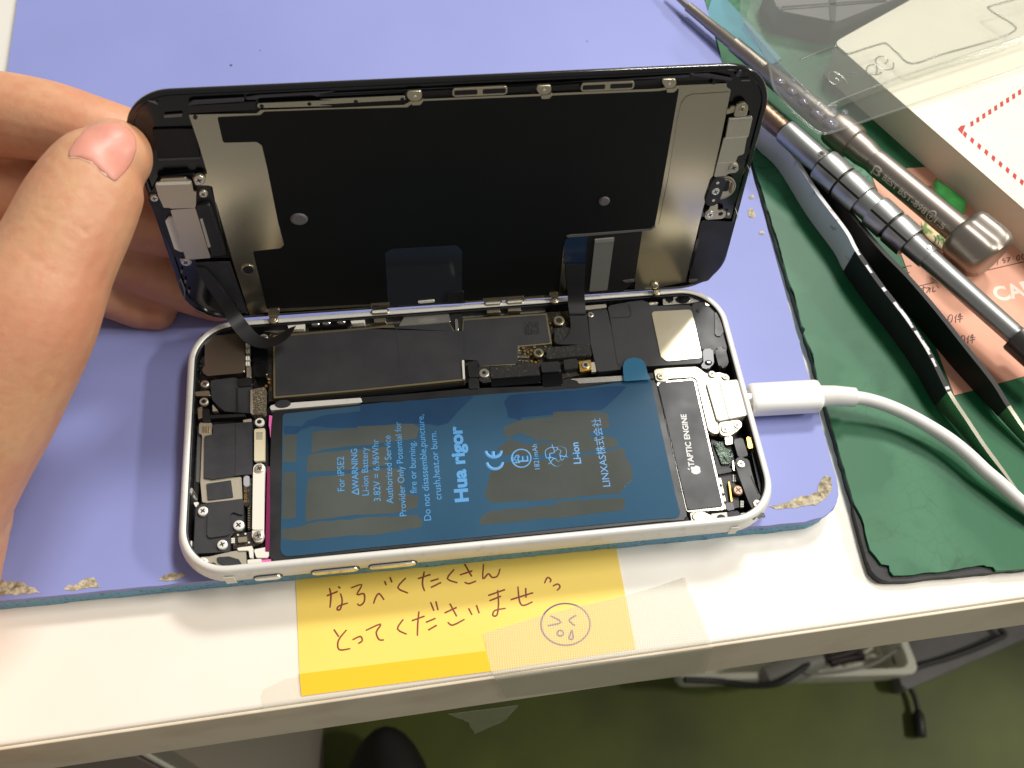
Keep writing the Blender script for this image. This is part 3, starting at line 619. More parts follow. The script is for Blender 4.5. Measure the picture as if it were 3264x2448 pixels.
ring(px('C1', 906, 1246)[0], 12.9, 46, phone, mat=m_white, inner=.5)
pl('barcode_tag', px('C2', 855, 56, 962, 46, 960, 370, 854, 382), 12.7, 1, M('ivory_tag', C(212, 202, 172), .45), .3, .1)
for i in range(7): pl('print_line', px('C2', 872, 90 + i * 11, 940, 88 + i * 11, 940, 92 + i * 11, 872, 94 + i * 11), 12.72, .05, m_driverd, 0, 0)
pl('battery_bracket', px('C2', 846, 440, 870, 405, 940, 402, 965, 438, 960, 502, 945, 1072, 955, 1130, 930, 1190, 860, 1192, 832, 1140, 834, 1072, 842, 500), 12.6, 1, m_white, .6, .2)
pl('raised_strip', px('C2', 842, 505, 960, 502, 946, 1066, 834, 1070), 12.95, .5, m_white, .3, .15)
screw(px('C2', 903, 450)[0], 13.1, 50, phone); screw(px('C2', 892, 1126)[0], 13.1, 52, phone, rot=.2)
pl('pink_edge', px('C1', 1004, 1180, 1034, 1186, 1022, 1290, 1016, 1420, 'C2', 1012, 60, 1000, 20), 12.5, 3, m_pink, .1)
pl('magenta_edge', px('C2', 985, 430, 1010, 430, 1012, 880, 1008, 1290, 965, 1290, 975, 900), 12.3, 3, m_magenta, .2)
pl('pink_tab', px('C2', 925, 1372, 1022, 1366, 1026, 1392, 930, 1402), 12.4, 1, m_pink, .1)
pl('white_tab', px('C2', 850, 1268, 1000, 1240, 1002, 1330, 985, 1352, 875, 1350), 12.2, 1, m_white, .3)
# --- bottom-left module
pl('speaker_block', px('C2', 250, 882, 270, 826, 400, 790, 745, 755, 748, 960, 745, 1085, 618, 1112, 612, 1280, 590, 1292, 242, 1312, 232, 1272), 12.4, 4, m_graph2, .6, .3)
pl('raised_pad', px('C2', 386, 800, 745, 760, 745, 930, 615, 880, 612, 1100, 590, 1124, 398, 1152, 378, 1132), 12.9, 1, m_graph2, .5, .25)
for q, r_, ro in (((335, 878), 52, .9), ((695, 1020), 56, .7), ((530, 1215), 52, .4), ((326, 1398), 58, .6)):
    screw(px('C2', *q)[0], 13.2, r_, phone, rot=ro, mat=M('screw_bright', C(240, 238, 230), .35, .3) if not bpy.data.materials.get('screw_bright') else bpy.data.materials['screw_bright'])
pl('chip', px('C2', 690, 1148, 780, 1138, 782, 1190, 692, 1200), 12.4, 1, m_nickel2, .1)
pl('chip_board', px('C2', 640, 1110, 830, 1090, 920, 1210, 850, 1240, 640, 1270), 11.8, 1, m_pcb, .2)
bm = bmesh.new()
for x, y in ((632, 1160), (650, 1160), (632, 1178), (650, 1178), (632, 1196), (650, 1196), (800, 1198), (765, 1110), (690, 1120)):
    c_ = F0.hit(px('C2', x, y)[0], 12.0); disc(bm, c_, .22, 11.5, 12.0, bev=0, n=8)
obj('solder_dots', bm, m_white, phone)
pl('corner_plate', px('C2', 300, 1345, 400, 1345, 620, 1290, 770, 1270, 780, 1450, 640, 1490, 480, 1508, 350, 1480, 270, 1430), 12.2, 1, m_beige, .5)
bm = bmesh.new(); disc(bm, F0.hit(px('C2', 430, 1446)[0], 12.25), 1.05, 11.5, 12.26, bev=0); obj('screw_hole', bm, m_dark, phone)
pl('sealant', px('C2', 468, 1346, 600, 1338, 700, 1368, 722, 1405, 742, 1440, 650, 1440, 600, 1470, 560, 1482, 540, 1425, 490, 1400), 12.5, .8, m_blackm, .4, .25)
pl('plug_dot', px('C2', 552, 1480, 590, 1448, 640, 1470, 645, 1510, 560, 1515), 13.0, 1, m_white, .6)
pl('l_bracket', px('C2', 682, 1252, 830, 1232, 842, 1258, 842, 1352, 808, 1354, 800, 1278, 690, 1280), 12.6, 1, m_white, .2)
pl('contact', px('C2', 785, 1372, 925, 1362, 930, 1408, 790, 1424), 12.5, 1, m_white, .15)
pl('antenna_wire', px('C2', 214, 1180, 226, 1180, 222, 1280, 250, 1330, 300, 1350, 296, 1362, 240, 1342, 208, 1290), 12.6, .5, m_white, .2, .1)
pl('contact', px('C2', 240, 795, 295, 790, 268, 848), 12.4, .6, m_white, .15)
for i, (x, y) in enumerate(((285, 480), (262, 560), (275, 620), (270, 700), (250, 790), (235, 980), (262, 1150))):
    bm = bmesh.new(); c_ = F0.hit(px('C1', x, y)[0], 11.5); disc(bm, c_, .55, 10, 11.5, bev=.3, ry=1.1, rot=.2 * i); obj('glue_bead', bm, m_blackg, phone, .9)
bm = bmesh.new(); disc(bm, F0.hit(px('C2', 195, 680)[0], 12), .9, 9, 12, bev=.3, ry=1.3); obj('glue_bead', bm, m_silver, phone, .9)
# --- logic board
pl('board', px('C1', 1000, 360, 1060, 350, 2212, 262, 'C3', 1900, 300, 2090, 290, 2112, 480, 2010, 640, 2212, 640, 'C5', 520, 680, 560, 920, 260, 990, 'C3', 1050, 1010, 0, 1100, 'C1', 1000, 1040), 11.2, 3, m_pcb, .3)
pl('shield_rim', px('C1', 1046, 376, 1250, 358, 2212, 278, 'C3', 0, 450, 335, 428, 338, 452, 380, 446, 890, 396, 940, 488, 1020, 488, 1030, 366, 1872, 312, 1926, 618, 1600, 648, 1560, 830, 1195, 846, 1180, 792, 1030, 776, 1050, 985, 0, 1092, 'C1', 1050, 1010), 12.2, 2, m_goldrim, .2, .15)
shield = pl('board_shield_sticker', px('C1', 1062, 386, 1250, 378, 2212, 294, 'C3', 0, 475, 345, 452, 380, 446, 888, 405, 932, 492, 1036, 486, 1044, 384, 1862, 326, 1908, 606, 1582, 634, 1582, 814, 1196, 838, 1176, 786, 1082, 780, 1026, 778, 1028, 966, 0, 1072, 'C1', 1068, 986), 12.36, 1, m_graph2, .25, .06)
pl('sticker_seam', px('C3', 352, 455, 362, 454, 420, 1010, 400, 1012), 12.40, .1, m_blackm, 0, 0)
pl('sticker_seam', px('C3', 1036, 500, 1044, 500, 1046, 776, 1038, 776), 12.40, .1, m_blackm, 0, 0)
pl('ink_stamp', px('C3', 1640, 400, 1790, 395, 1805, 520, 1650, 532), 12.39, .1, M('stamp_black', C(26, 26, 26), .8, bump=(3000, 1, .1), var=(3000, C(60, 60, 60), .5, .6)), .2, 0)
pl('edge_gap', px('C1', 1050, 1022, 1940, 930, 'C3', 0, 1110, 380, 1064, 1060, 1010, 1062, 1040, 380, 1120, 0, 1150, 'C1', 1930, 1000, 1060, 1046), 11.2, 2, m_blackg, .2)
pl('divider_wall', px('C1', 1010, 1088, 1080, 1062, 1930, 1004, 1945, 1050, 1020, 1130), 12.3, 3, m_alu, .3)
pl('divider_wall', px('C1', 1935, 1000, 'C3', 400, 1130, 1080, 1070, 1850, 1045, 'C5', 300, 985, 800, 958, 1060, 935, 1060, 985, 810, 1005, 'C3', 2000, 1080, 0, 1215, 'C1', 1935, 1050), 12.25, 3, m_black, .2)
pl('divider_wall', px('C5', 310, 990, 790, 960, 805, 985, 800, 1004, 400, 1030, 385, 1005), 12.4, 3, m_silver, .3)
bm = bmesh.new(); disc(bm, F0.hit(px('C1', 1142, 1064)[0], 12.5), 1.9, 12, 12.5, bev=.1, ry=1.1); obj('felt_dot', bm, m_blackm, phone)
pl('contact', px('C3', 1018, 785, 1042, 782, 1050, 970, 1030, 975), 12.7, 1, m_white, .1)
pl('connector_bracket', px('C3', 1072, 802, 1090, 796, 1172, 788, 1184, 800, 1190, 950, 1092, 958), 12.9, 1.5, m_black, .3, .2)
pl('flex_bend', px('C3', 1085, 965, 1190, 960, 1195, 1065, 1090, 1076), 12.6, 3, m_black, .4, .5)
pl('screw_plate', px('C3', 1185, 850, 1300, 840, 1312, 1000, 1240, 1015, 1195, 990), 12.6, 1.5, m_driverd, .2, .1)
ring(px('C3', 1242, 910)[0], 13.1, 52, phone, name='screw', mat=m_screw, inner=.4)
pl('foam_cover', px('C3', 1302, 852, 1785, 814, 1806, 930, 1312, 968), 12.9, 1.5, m_foamblk, .3, .12)
pl('flex_bend', px('C3', 1310, 972, 1808, 934, 1812, 1015, 1315, 1052), 12.4, 3, m_blackg, .4, .7)
pl('connector_lid', px('C3', 1812, 806, 2000, 794, 2016, 895, 1824, 908), 13.1, 1.5, m_black, .35, .2)
pl('flex_bend', px('C3', 1826, 920, 2025, 905, 2036, 1035, 1832, 1052), 12.5, 3, m_blackg, .4, .6)
pl('foam_cover', px('C5', 116, 722, 128, 712, 485, 682, 500, 690, 515, 768, 505, 778, 128, 814, 116, 800), 13.2, 1.5, m_foamblk, .5, .15)
pl('foam_cover', px('C5', 265, 822, 385, 808, 396, 888, 276, 910), 12.9, 1.5, m_foamblk, .25, .12)
pl('gold_pad', px('C5', 400, 836, 505, 822, 514, 895, 500, 912, 414, 928), 12.6, 1, m_gold, .2)
pl('gold_pad', px('C5', 505, 845, 545, 840, 555, 925, 515, 930), 12.4, 1, m_beige, .1)
ring(px('C5', 462, 864)[0], 13.0, 40, phone, name='screw', mat=m_screw, inner=.5)
pl('foam_cover', px('C5', 190, 552, 205, 540, 322, 534, 330, 568, 232, 685, 195, 672, 184, 650), 12.9, 1.5, m_foamblk, .3, .15)
ring(px('C3', 1996, 382)[0], 13.2, 56, phone); ring(px('C3', 1790, 706)[0], 13.1, 52, phone)
bm = bmesh.new()
for x, y in ((1650, 690), (1686, 702), (1718, 686), (1652, 722), (1716, 726), (1738, 756), (1790, 782), (1722, 792), (1762, 802), (1912, 412), (1856, 742)):
    disc(bm, F0.hit(px('C3', x, y)[0], 11.5), .32, 11, 11.5, bev=0, n=10)
for x, y in ((1002, 815), (1004, 850), (974, 884)): disc(bm, F0.hit(px('C1', x, y)[0], 11.5), .32, 11, 11.5, bev=0, n=10)
obj('gold_test_points', bm, m_gold, phone)
bm = bmesh.new()
rnd = random.Random(5)
for x, y in [(1594 + 18 * i, 745 + 12 * j) for i in range(6) for j in range(2)] + [(1600, 790), (1634, 792), (1668, 792), (1604, 690), (1604, 715), (1925, 440), (1925, 460), (1640, 662), (1750, 655), (1860, 648)]:
    a, b_ = F0.hit(px('C3', x, y)[0], 11.5); s_ = rnd.uniform(.15, .4); prism(bm, [(a - s_, b_ - .14), (a + s_, b_ - .14), (a + s_, b_ + .14), (a - s_, b_ + .14)], 11, 11.55, bev=0)
obj('surface_components', bm, m_nickel2, phone)
# --- right side
pl('black_cover', px('C5', 480, 400, 560, 385, 648, 372, 776, 905, 566, 928, 500, 690), 12.6, 3, m_graph2, .4, .2)
screw(px('C5', 505, 420)[0], 12.9, 34, phone, rot=.1)
pl('speaker', px('C5', 655, 345, 860, 300, 960, 296, 1100, 346, 1395, 338, 1494, 800, 1484, 850, 1050, 876, 772, 884, 742, 862, 678, 460), 12.7, 4, m_graph2, .6, .3)
pl('panel_line', px('C5', 690, 447, 840, 438, 855, 420, 836, 330, 846, 328, 866, 425, 846, 448, 692, 456), 12.73, .1, m_dark, .1, 0)
pl('speaker_plate', px('C5', 1043, 408, 1066, 394, 1376, 378, 1398, 392, 1486, 788, 1474, 802, 1182, 832, 1152, 816, 1124, 790), 12.9, 1, m_nickelp, .6, .1)
pl('antenna_module', px('C5', 1395, 320, 1560, 306, 1620, 345, 1680, 470, 1718, 640, 1700, 760, 1600, 770, 1486, 740, 1410, 420), 12.8, 4, m_graph2, .8, .35)
pl('module_step', px('C5', 1600, 395, 1640, 400, 1690, 560, 1640, 620, 1600, 600), 13.1, 1, m_black, .4, .25)
screw(px('C5', 1534, 324)[0], 13.1, 33, phone)
for x, y, r_ in ((1453, 386, 19), (1650, 745, 18)): ring(px('C5', x, y)[0], 13.0, r_, phone, name='moulded_ring', mat=m_dark, inner=.7)
pl('rubber_post', px('C5', 1600, 715, 1690, 700, 1722, 840, 1700, 890, 1640, 892, 1608, 780), 13.1, 4, m_black, .9, .5)
pl('cable_clip', px('C5', 1492, 728, 1582, 718, 1594, 850, 1540, 905, 1466, 886, 1500, 840), 13.0, 2, m_flexg, .5, .4)
bm = bmesh.new(); disc(bm, F0.hit(px('C5', 1545, 842)[0], 13.3), 1.0, 12, 13.4, bev=.5, ry=.8); obj('clip_stud', bm, m_blackg, phone, 1)
pl('port_bracket', px('C5', 1062, 908, 1165, 894, 1440, 882, 1524, 944, 1640, 932, 1722, 955, 1728, 1005, 1530, 1020, 1536, 1060, 1620, 1345, 1640, 1468, 1590, 1472, 1545, 1440, 1440, 1000, 1420, 972, 1195, 986, 1168, 1010, 1085, 1008), 12.8, 1.4, m_beige, .5, .15)
pl('charging_port', px('C5', 1524, 1022, 1690, 1005, 1808, 994, 1830, 1050, 1895, 1290, 1872, 1312, 1622, 1362), 13.5, 4, m_white, .5, .5)
pl('port_rib', px('C5', 1640, 1006, 1672, 1004, 1760, 1335, 1726, 1340), 13.62, 1, m_white, .2, .1)
pl('bracket_foot', px('C5', 1632, 1372, 1826, 1348, 1842, 1400, 1800, 1452, 1722, 1496, 1650, 1486), 13.0, 1, m_beige, .8, .15)
for x, y, r_ in ((1122, 962, 40), (1576, 944, 42), (1690, 966, 35), (1690, 1432, 44), (1796, 1396, 37)): screw(px('C5', x, y)[0], 13.25, r_, phone, mat=m_beige, rot=x)
pl('vibration_motor_frame', px('C5', 1090, 1030, 1110, 1012, 1404, 988, 1428, 1002, 'C6', 1610, 1150, 1600, 1185, 1250, 1205, 1228, 1198), 12.4, 3, m_silver, .3, .1)
pl('vibration_motor', px('C5', 1100, 1042, 1118, 1022, 1400, 1000, 1416, 1008, 'C6', 1592, 1146, 1240, 1184), 12.8, 4, m_graph2, .3, .15)
text('TAPTIC ENGINE', px('C6', 1306, 748)[0], px('C6', 1222, 222)[0], 12.82, m_textw, phone, 'printed_words', bold=.025)
# small fruit-shaped emblem beside the words
ec = F0.hit(px('C6', 1318, 783)[0], 12.82); dv = (Vector(F0.hit(px('C6', 1222, 222)[0], 12.82)) - Vector(F0.hit(px('C6', 1306, 748)[0], 12.82))).normalized(); uv = Vector((-dv.y, dv.x))
ap = [(0, .78), (.35, .9), (.75, .78), (.62, .4), (.72, .05), (.95, -.15), (.7, -.75), (.35, -.98), (0, -.85), (-.35, -.98), (-.7, -.7), (-.92, -.1), (-.85, .45), (-.5, .85), (-.2, .86)]
bm = bmesh.new(); Q = lambda x, y: (ec[0] + dv.x * x + uv.x * y, ec[1] + dv.y * x + uv.y * y)
prism(bm, rpoly([Q(x * 1.25, y * 1.25) for x, y in ap], .2), 12.75, 12.835, bev=0); prism(bm, rpoly([Q(*p) for p in ((.05, 1.25), (.1, 1.75), (.5, 1.95), (.45, 1.5))], .1), 12.75, 12.835, bev=0)
obj('emblem', bm, m_textw, phone)
pl('silver_strip', px('C6', 1545, 866, 1572, 860, 1640, 1170, 1605, 1182, 1545, 880), 12.3, 1.5, m_beige, .2)
bm = bmesh.new()
for x, y in ((1570, 940), (1594, 1030), (1618, 1112)): disc(bm, F0.hit(px('C6', x, y)[0], 12.35), .42, 12, 12.35, bev=0, n=12)
obj('strip_holes', bm, m_dark, phone)
pl('foil_patch', px('C6', 1500, 512, 1530, 500, 1612, 498, 1616, 560, 1690, 590, 1700, 640, 1660, 720, 1580, 726, 1560, 650, 1530, 590), 11.8, 1, M('green_foil', C(38, 52, 40), .22, .5, bump=(300, 1, .8)), .3, .1)
pl('flex_floor', px('C6', 1470, 470, 1700, 560, 1760, 1160, 1650, 1180, 1530, 780), 11.2, 2, m_flex, .3)
pl('black_bar', px('C6', 1530, 790, 1680, 760, 1690, 800, 1545, 830), 12.0, 1, m_black, .3, .2)
pl('spring_hook', px('C6', 1612, 448, 1686, 440, 1692, 520, 1622, 532), 12.6, 1, m_nickel2, .2, .2)
pl('mic_block', px('C6', 1698, 480, 1790, 455, 1850, 640, 1750, 660), 12.8, 4, m_black, .4, .2)
pl('gold_strip', px('C6', 1830, 450, 1868, 452, 1898, 560, 1850, 570), 13.0, 1.5, m_gold, .2, .15)
pl('right_seal', px('C6', 1880, 480, 1925, 560, 2020, 960, 2005, 1100, 1960, 1000, 1880, 620), 11.8, 2, m_blackg, .3)
pl('lower_module', px('C6', 1708, 690, 1745, 658, 1822, 652, 1862, 700, 1868, 800, 1912, 960, 1994, 1085, 2002, 1150, 1955, 1196, 1890, 1182, 1836, 1062, 1742, 850), 12.9, 4, m_black, .9, .35)
pl('module_groove', px('C6', 1868, 845, 1880, 842, 1958, 1020, 1946, 1026), 12.93, .1, m_dark, 0, 0)
screw(px('C6', 1776, 720)[0], 13.2, 46, phone); screw(px('C6', 1940, 1120)[0], 13.2, 48, phone)
screw(px('C6', 1748, 985)[0], 12.4, 60, phone, mat=m_copper)
pl('silver_hook', px('C6', 1686, 700, 1702, 685, 1712, 790, 1698, 790), 12.6, 1, m_silver, .1)
bm = bmesh.new()
for x, y in [(1700 + 20 * i, 838 + 18 * j) for i in range(2) for j in range(4)] + [(1778 + 18 * i, 1100 + 17 * j) for i in range(2) for j in range(4)]: disc(bm, F0.hit(px('C6', x, y)[0], 11.7), .18, 11, 11.7, bev=0, n=8)
obj('solder_dots', bm, m_white, phone)
pl('thin_frame', px('C6', 1648, 900, 1660, 898, 1690, 1100, 1676, 1104), 12.2, 1, m_gold, .1)
pl('grey_tape', px('C6', 1618, 1120, 1690, 1105, 1712, 1180, 1640, 1196), 12.5, 1, m_flexg, .2)
# near and far corner plates
pl('corner_bracket', px('C6', 1264, 1216, 1392, 1204, 1474, 1240, 1486, 1302, 1282, 1312), 12.8, 1, m_beige, .2, .1); screw(px('C6', 1332, 1256)[0], 13.1, 52, phone, mat=m_beige, cross=False)
pl('corner_plate', px('C6', 1476, 1226, 1640, 1208, 1650, 1290, 1486, 1306), 12.6, 1, m_white, .2); bm = bmesh.new(); disc(bm, F0.hit(px('C6', 1576, 1262)[0], 12.65), 1.0, 12, 12.65, bev=0, ry=.75); obj('screw_hole', bm, m_dark, phone)
pl('sealant', px('C6', 1640, 1204, 1752, 1192, 1772, 1290, 1690, 1302, 1655, 1290), 12.9, 1, m_blackg, .3, .25)
pl('corner_plate', px('C6', 1770, 1220, 1925, 1200, 1930, 1240, 1890, 1285, 1780, 1296), 12.7, 1, m_white, .3)
for x, y, r_ in ((1795, 1245, .55), (1888, 1232, 1.15)):
    bm = bmesh.new(); disc(bm, F0.hit(px('C6', x, y)[0], 12.9), r_, 12, 12.95, bev=.2); obj('glue_bead', bm, m_black, phone)
pl('corner_plate', px('C5', 1140, 285, 1240, 268, 1490, 235, 1500, 300, 1380, 322, 1145, 338), 12.5, 1, m_silver, .3)
for x, y, r_, ry in ((1202, 280, 1.1, 1.25), (1435, 250, 1.2, 1.3), (1300, 225, 1.3, .8), (1320, 285, 2.0, 1.2)):
    bm = bmesh.new(); disc(bm, F0.hit(px('C5', x, y)[0], 12.8), r_, 12, 12.8, bev=.2, ry=ry); obj('glue_bead', bm, m_blackg, phone)
pl('ledge_strip', px('C5', 450, 345, 640, 330, 648, 360, 460, 382), 12.2, 1, m_beige, .2); pl('ledge_strip', px('C5', 1010, 320, 1100, 310, 1095, 332, 1030, 338), 12.9, 1, m_silver, .2)
# --- battery
bat = pl('battery', px('C1', 1036, 1140, 'C3', 0, 1228, 1000, 1126, 2212, 1052, 'C5', 1050, 990, 1085, 1010, 'C6', 960, 0, 1226, 1215, 1235, 1285, 930, 1305, 'C4', 2212, 1230, 600, 1390, 0, 1445, 'C2', 1400, 1362, 1020, 1392, 1010, 1290, 1010, 500), 12.2, 4, m_film_blk, .8, .5)
FILMZ = 12.32
film = px('C1', 1140, 1190, 1160, 1165, 'C3', 0, 1242, 600, 1186, 1300, 1126, 2212, 1068, 'C5', 800, 1008, 1036, 992, 'C6', 892, 0, 1000, 500, 1108, 1000, 1164, 1215, 1150, 1255, 1110, 1268, 900, 1280, 0, 1368, 'C4', 1200, 1300, 0, 1418, 'C2', 1300, 1330, 1180, 1338, 1140, 1318, 1118, 1270, 1128, 800, 1136, 200)
fl = pl('battery_film', film, FILMZ, .1, m_film, .5, .03, bat)
PATCH = [('C2', 1145, 118, 1282, 108, 1280, 385, 1145, 392), ('C2', 1142, 492, 1275, 482, 1274, 942, 1190, 962, 1142, 962), ('C2', 1135, 1060, 1180, 1058, 1340, 1036, 1420, 1000, 2212, 930, 2212, 1100, 1300, 1180, 1135, 1160),
         ('C2', 1440, 92, 1520, 75, 1900, 52, 2212, 60, 2212, 190, 1700, 240, 1560, 262, 1430, 300), ('C2', 1400, 320, 1460, 298, 1900, 262, 2212, 232, 2212, 410, 1900, 460, 1385, 492, 1380, 420),
         ('C2', 1398, 545, 1900, 500, 2212, 470, 2212, 880, 1700, 940, 1370, 990, 1375, 800),
         ('C4', -40, 190, 300, 172, 520, 165, 590, 205, 560, 310, 300, 345, -40, 370), ('C4', -40, 640, 250, 605, 420, 620, 430, 860, 590, 900, 560, 1000, 430, 1052, -40, 1080), ('C4', -40, 430, 120, 410, 260, 440, 120, 560, -40, 580),
         ('C4', -40, 1110, 360, 1100, 560, 1080, 640, 1150, 600, 1200, 200, 1270, -40, 1290),
         ('C4', 1440, 190, 1600, 125, 1780, 105, 2212, 60, 2300, 100, 2310, 300, 2100, 340, 1760, 330, 1720, 300, 1600, 250, 1520, 290, 1450, 300), ('C4', 1385, 400, 1500, 320, 1660, 372, 1850, 350, 2250, 330, 2280, 420, 1700, 480, 1400, 470),
         ('C4', 1330, 600, 1500, 540, 1900, 520, 2300, 480, 2290, 700, 2200, 900, 1700, 940, 1330, 960, 1245, 890), ('C4', 1290, 1040, 1700, 1000, 2300, 940, 2290, 1080, 1700, 1130, 1180, 1180, 1210, 1110),
         ('C6', -120, 200, 240, 185, 430, 215, 450, 350, 300, 400, -100, 430), ('C6', -100, 500, 100, 470, 420, 440, 520, 470, 540, 540, 320, 590, -100, 640), ('C6', -90, 660, 320, 620, 590, 560, 610, 660, 680, 760, 680, 880, 600, 960, 560, 1020, 300, 1040, -90, 1080),
         ('C6', -90, 1110, 300, 1080, 600, 1065, 605, 1190, 360, 1220, 100, 1250, -90, 1230)]
bm = bmesh.new()
for i, q in enumerate(PATCH): prism(bm, rpoly(jag(F0.hits(px(*q), FILMZ), 2.2, .16, 50 + i), .5), FILMZ - .05, FILMZ + .008 + .0009 * i, bev=0)
obj('film_contact_patches', bm, m_wet, bat)
bm = bmesh.new()  # dark band: reflection of the lid painted onto the film
DK = [('C1', 1145, 1280, 1330, 1290, 1380, 1240, 1560, 1180, 2212, 1105, 2212, 1300, 1900, 1310, 1600, 1300, 1440, 1285, 1330, 1330, 1280, 1368, 1150, 1372), ('C4', -5, -38, 700, -80, 1150, -125, 980, 40, 880, 150, 780, 185, 680, 160, 300, 160, 40, 185, -5, 175),
      ('C4', 1470, 20, 1440, -60, 1500, -130, 2400, -190, 2400, 20, 1900, 70, 1620, 95, 1610, 140, 1560, 110, 1480, 100), ('C6', -40, 0, 420, -60, 640, -60, 520, 60, 420, 150, 380, 180, 60, 196, -40, 190)]
for i, q in enumerate(DK): prism(bm, rpoly(jag(F0.hits(px(*q), FILMZ), 2.5, .15, 90 + i), .6), FILMZ - .05, FILMZ + .0035 + .0008 * i, bev=0)
obj('film_lid_reflection', bm, m_filmd, bat)
pl('pull_tab', px('C5', 800, 1010, 792, 930, 790, 872, 806, 835, 832, 812, 890, 800, 948, 812, 980, 842, 994, 880, 1006, 935, 1036, 992), 13.35, .1, m_filmblue, .4, .03, bat)
TZ = FILMZ + .03
T = lambda s, a, b_, **k: text(s, px(*a)[0], px(*b_)[0], TZ, m_textb, bat, **k)
T('For iPSE2', ('C2', 1765, 678), ('C2', 1757, 332)); T('WARNING', ('C2', 1906, 652), ('C2', 1890, 252), bold=.01); T('Li-ion Battery', ('C2', 2008, 722), ('C2', 1996, 240)); T('3.82V = 6.96Whr', ('C2', 2128, 780), ('C2', 2104, 158))
T('Authorized Service', ('C4', 328, 962), ('C4', 298, 276)); T('Provider Only Potential for', ('C4', 460, 1088), ('C4', 402, 140)); T('fire or burning.', ('C4', 565, 858), ('C4', 545, 335))
T('Do not disassemble,puncture,', ('C4', 708, 1132), ('C4', 632, 66)); T('crush,heat,or burn.', ('C4', 814, 922), ('C4', 758, 236))
T('Hua rigor', ('C4', 1082, 942), ('C4', 1012, 180), bold=.042, name='large_lettering', height=3.1); T('1821mAh', ('C4', 1804, 616), ('C4', 1772, 366)); T('Li-ion', ('C6', 166, 718), ('C6', 134, 504), bold=.02)
T('LINXAS株式会社', ('C6', 460, 948), ('C6', 352, 262))
def sym(name, lists, r=.16): return strokes(name, [px('C4', *[c for p in L for c in p]) for L in lists], TZ - .02, r, m_textb, bat, join=4)
arc = lambda cx, cy, rx, ry, a0, a1, n=12: [(cx + rx * math.cos(math.radians(a0 + (a1 - a0) * i / n)), cy + ry * math.sin(math.radians(a0 + (a1 - a0) * i / n))) for i in range(n + 1)]
sym('ce_mark', [arc(1350, 540, 80, 75, 5, 172), arc(1338, 425, 80, 72, 5, 172), [(1334, 492), (1332, 438)]], .42)
sym('circle_mark', [arc(1616, 508, 97, 90, 0, 360, 24)], .2)
T('PS', ('C4', 1604, 556), ('C4', 1596, 470)); T('E', ('C4', 1690, 540), ('C4', 1684, 482))
tri = []
for a in (100, 220, 340):
    c0, s0 = math.cos(math.radians(a)), math.sin(math.radians(a)); R2 = lambda x, y: (1968 + 1.0 * (c0 * x - s0 * y), 478 + .95 * (s0 * x + c0 * y))
    tri += [[R2(60, -85), R2(115, -30), R2(85, 40), R2(35, 10), R2(62, -30), R2(30, -60), R2(60, -85)], [R2(85, 40), R2(105, 62)], [R2(85, 40), R2(35, 70), R2(35, 10)]]
sym('recycling_mark', tri, .13)
strokes('warning_triangle', [px('C2', 1905, 715, 1900, 655), px('C2', 1900, 655, 1838, 690), px('C2', 1838, 690, 1905, 715)], TZ - .02, .16, m_textb, bat)
# black adhesive along the near edge
ad = px('C2', 1020, 1395, 1230, 1370, 2212, 1285, 'C4', 600, 1395, 1200, 1340, 2212, 1235, 'C6', 940, 1288, 1240, 1258, 1255, 1300, 900, 1335, 300, 1390, 'C4', 2212, 1290, 1100, 1390, 600, 1440, 0, 1480, 'C2', 1600, 1420, 1230, 1420, 1030, 1420)
pl('edge_adhesive', ad, 11.9, 2, m_dark, .1)
rnd = random.Random(9); bm = bmesh.new()
for i in range(26):
    t = i / 25; x = 1240 + t * 1180; y = 1778 - .1035 * (x - 1240) - 4 + rnd.uniform(-2, 2) + 6
    a, b_ = F0.hit((x, y - 14), 12.6); l = rnd.uniform(.6, 2.2); prism(bm, jag([(a - l, b_ - .45), (a + l, b_ - .4), (a + l * .8, b_ + .5), (a - l * .8, b_ + .4)], .5, .12, i), 11.5, 12.6, bev=.1)
obj('adhesive_remnants', bm, m_blackg, phone)
for x0, x1 in ((1222, 1395),): pl('white_tab', px('C2', 1228, 1402, 1395, 1380, 1400, 1398, 1300, 1422, 1235, 1428), 12.7, .6, m_white, .2)
pl('white_tab', px('C4', 600, 1400, 790, 1385, 780, 1402, 590, 1420), 12.7, .6, m_white, .2)

# ================================================================== DISPLAY ASSEMBLY (held upright by the hand)
lid = thing('phone_display_panel', FP.w(0, 0), 'black phone display assembly standing open on its hinge side, metal backing facing the camera', 'phone screen')
bm = bmesh.new(); rs = []
for ins, z in ((1.2, -1.75), (.35, -1.6), (.02, -1.2), (0, -.7), (.06, -.35), (.3, -.2), (.9, -.2), (.95, .0), (1.25, .05), (1.45, -.5)):
    rs.append([bm.verts.new(FP.w(x, y, z)) for x, y in rrect(-68.7 + ins, ins - .55, 68.7 - ins, 66.3 - ins, 10.8 - ins * .8, 14)])
n = len(rs[0])
for i in range(len(rs) - 1):
    for k in range(n): bm.faces.new((rs[i][k], rs[i][(k + 1) % n], rs[i + 1][(k + 1) % n], rs[i + 1][k]))
bm.faces.new(rs[0][::-1]); bm.faces.new(rs[-1]); bmesh.ops.recalc_face_normals(bm, faces=bm.faces[:])
obj('glass_and_frame', bm, m_blackg, lid, .9)
def lp(name, pix, z, th, mat, r=.4, bev=.06, parent=None): return plate(name, pix, z, th, mat, parent or lid, r, FP, bev)
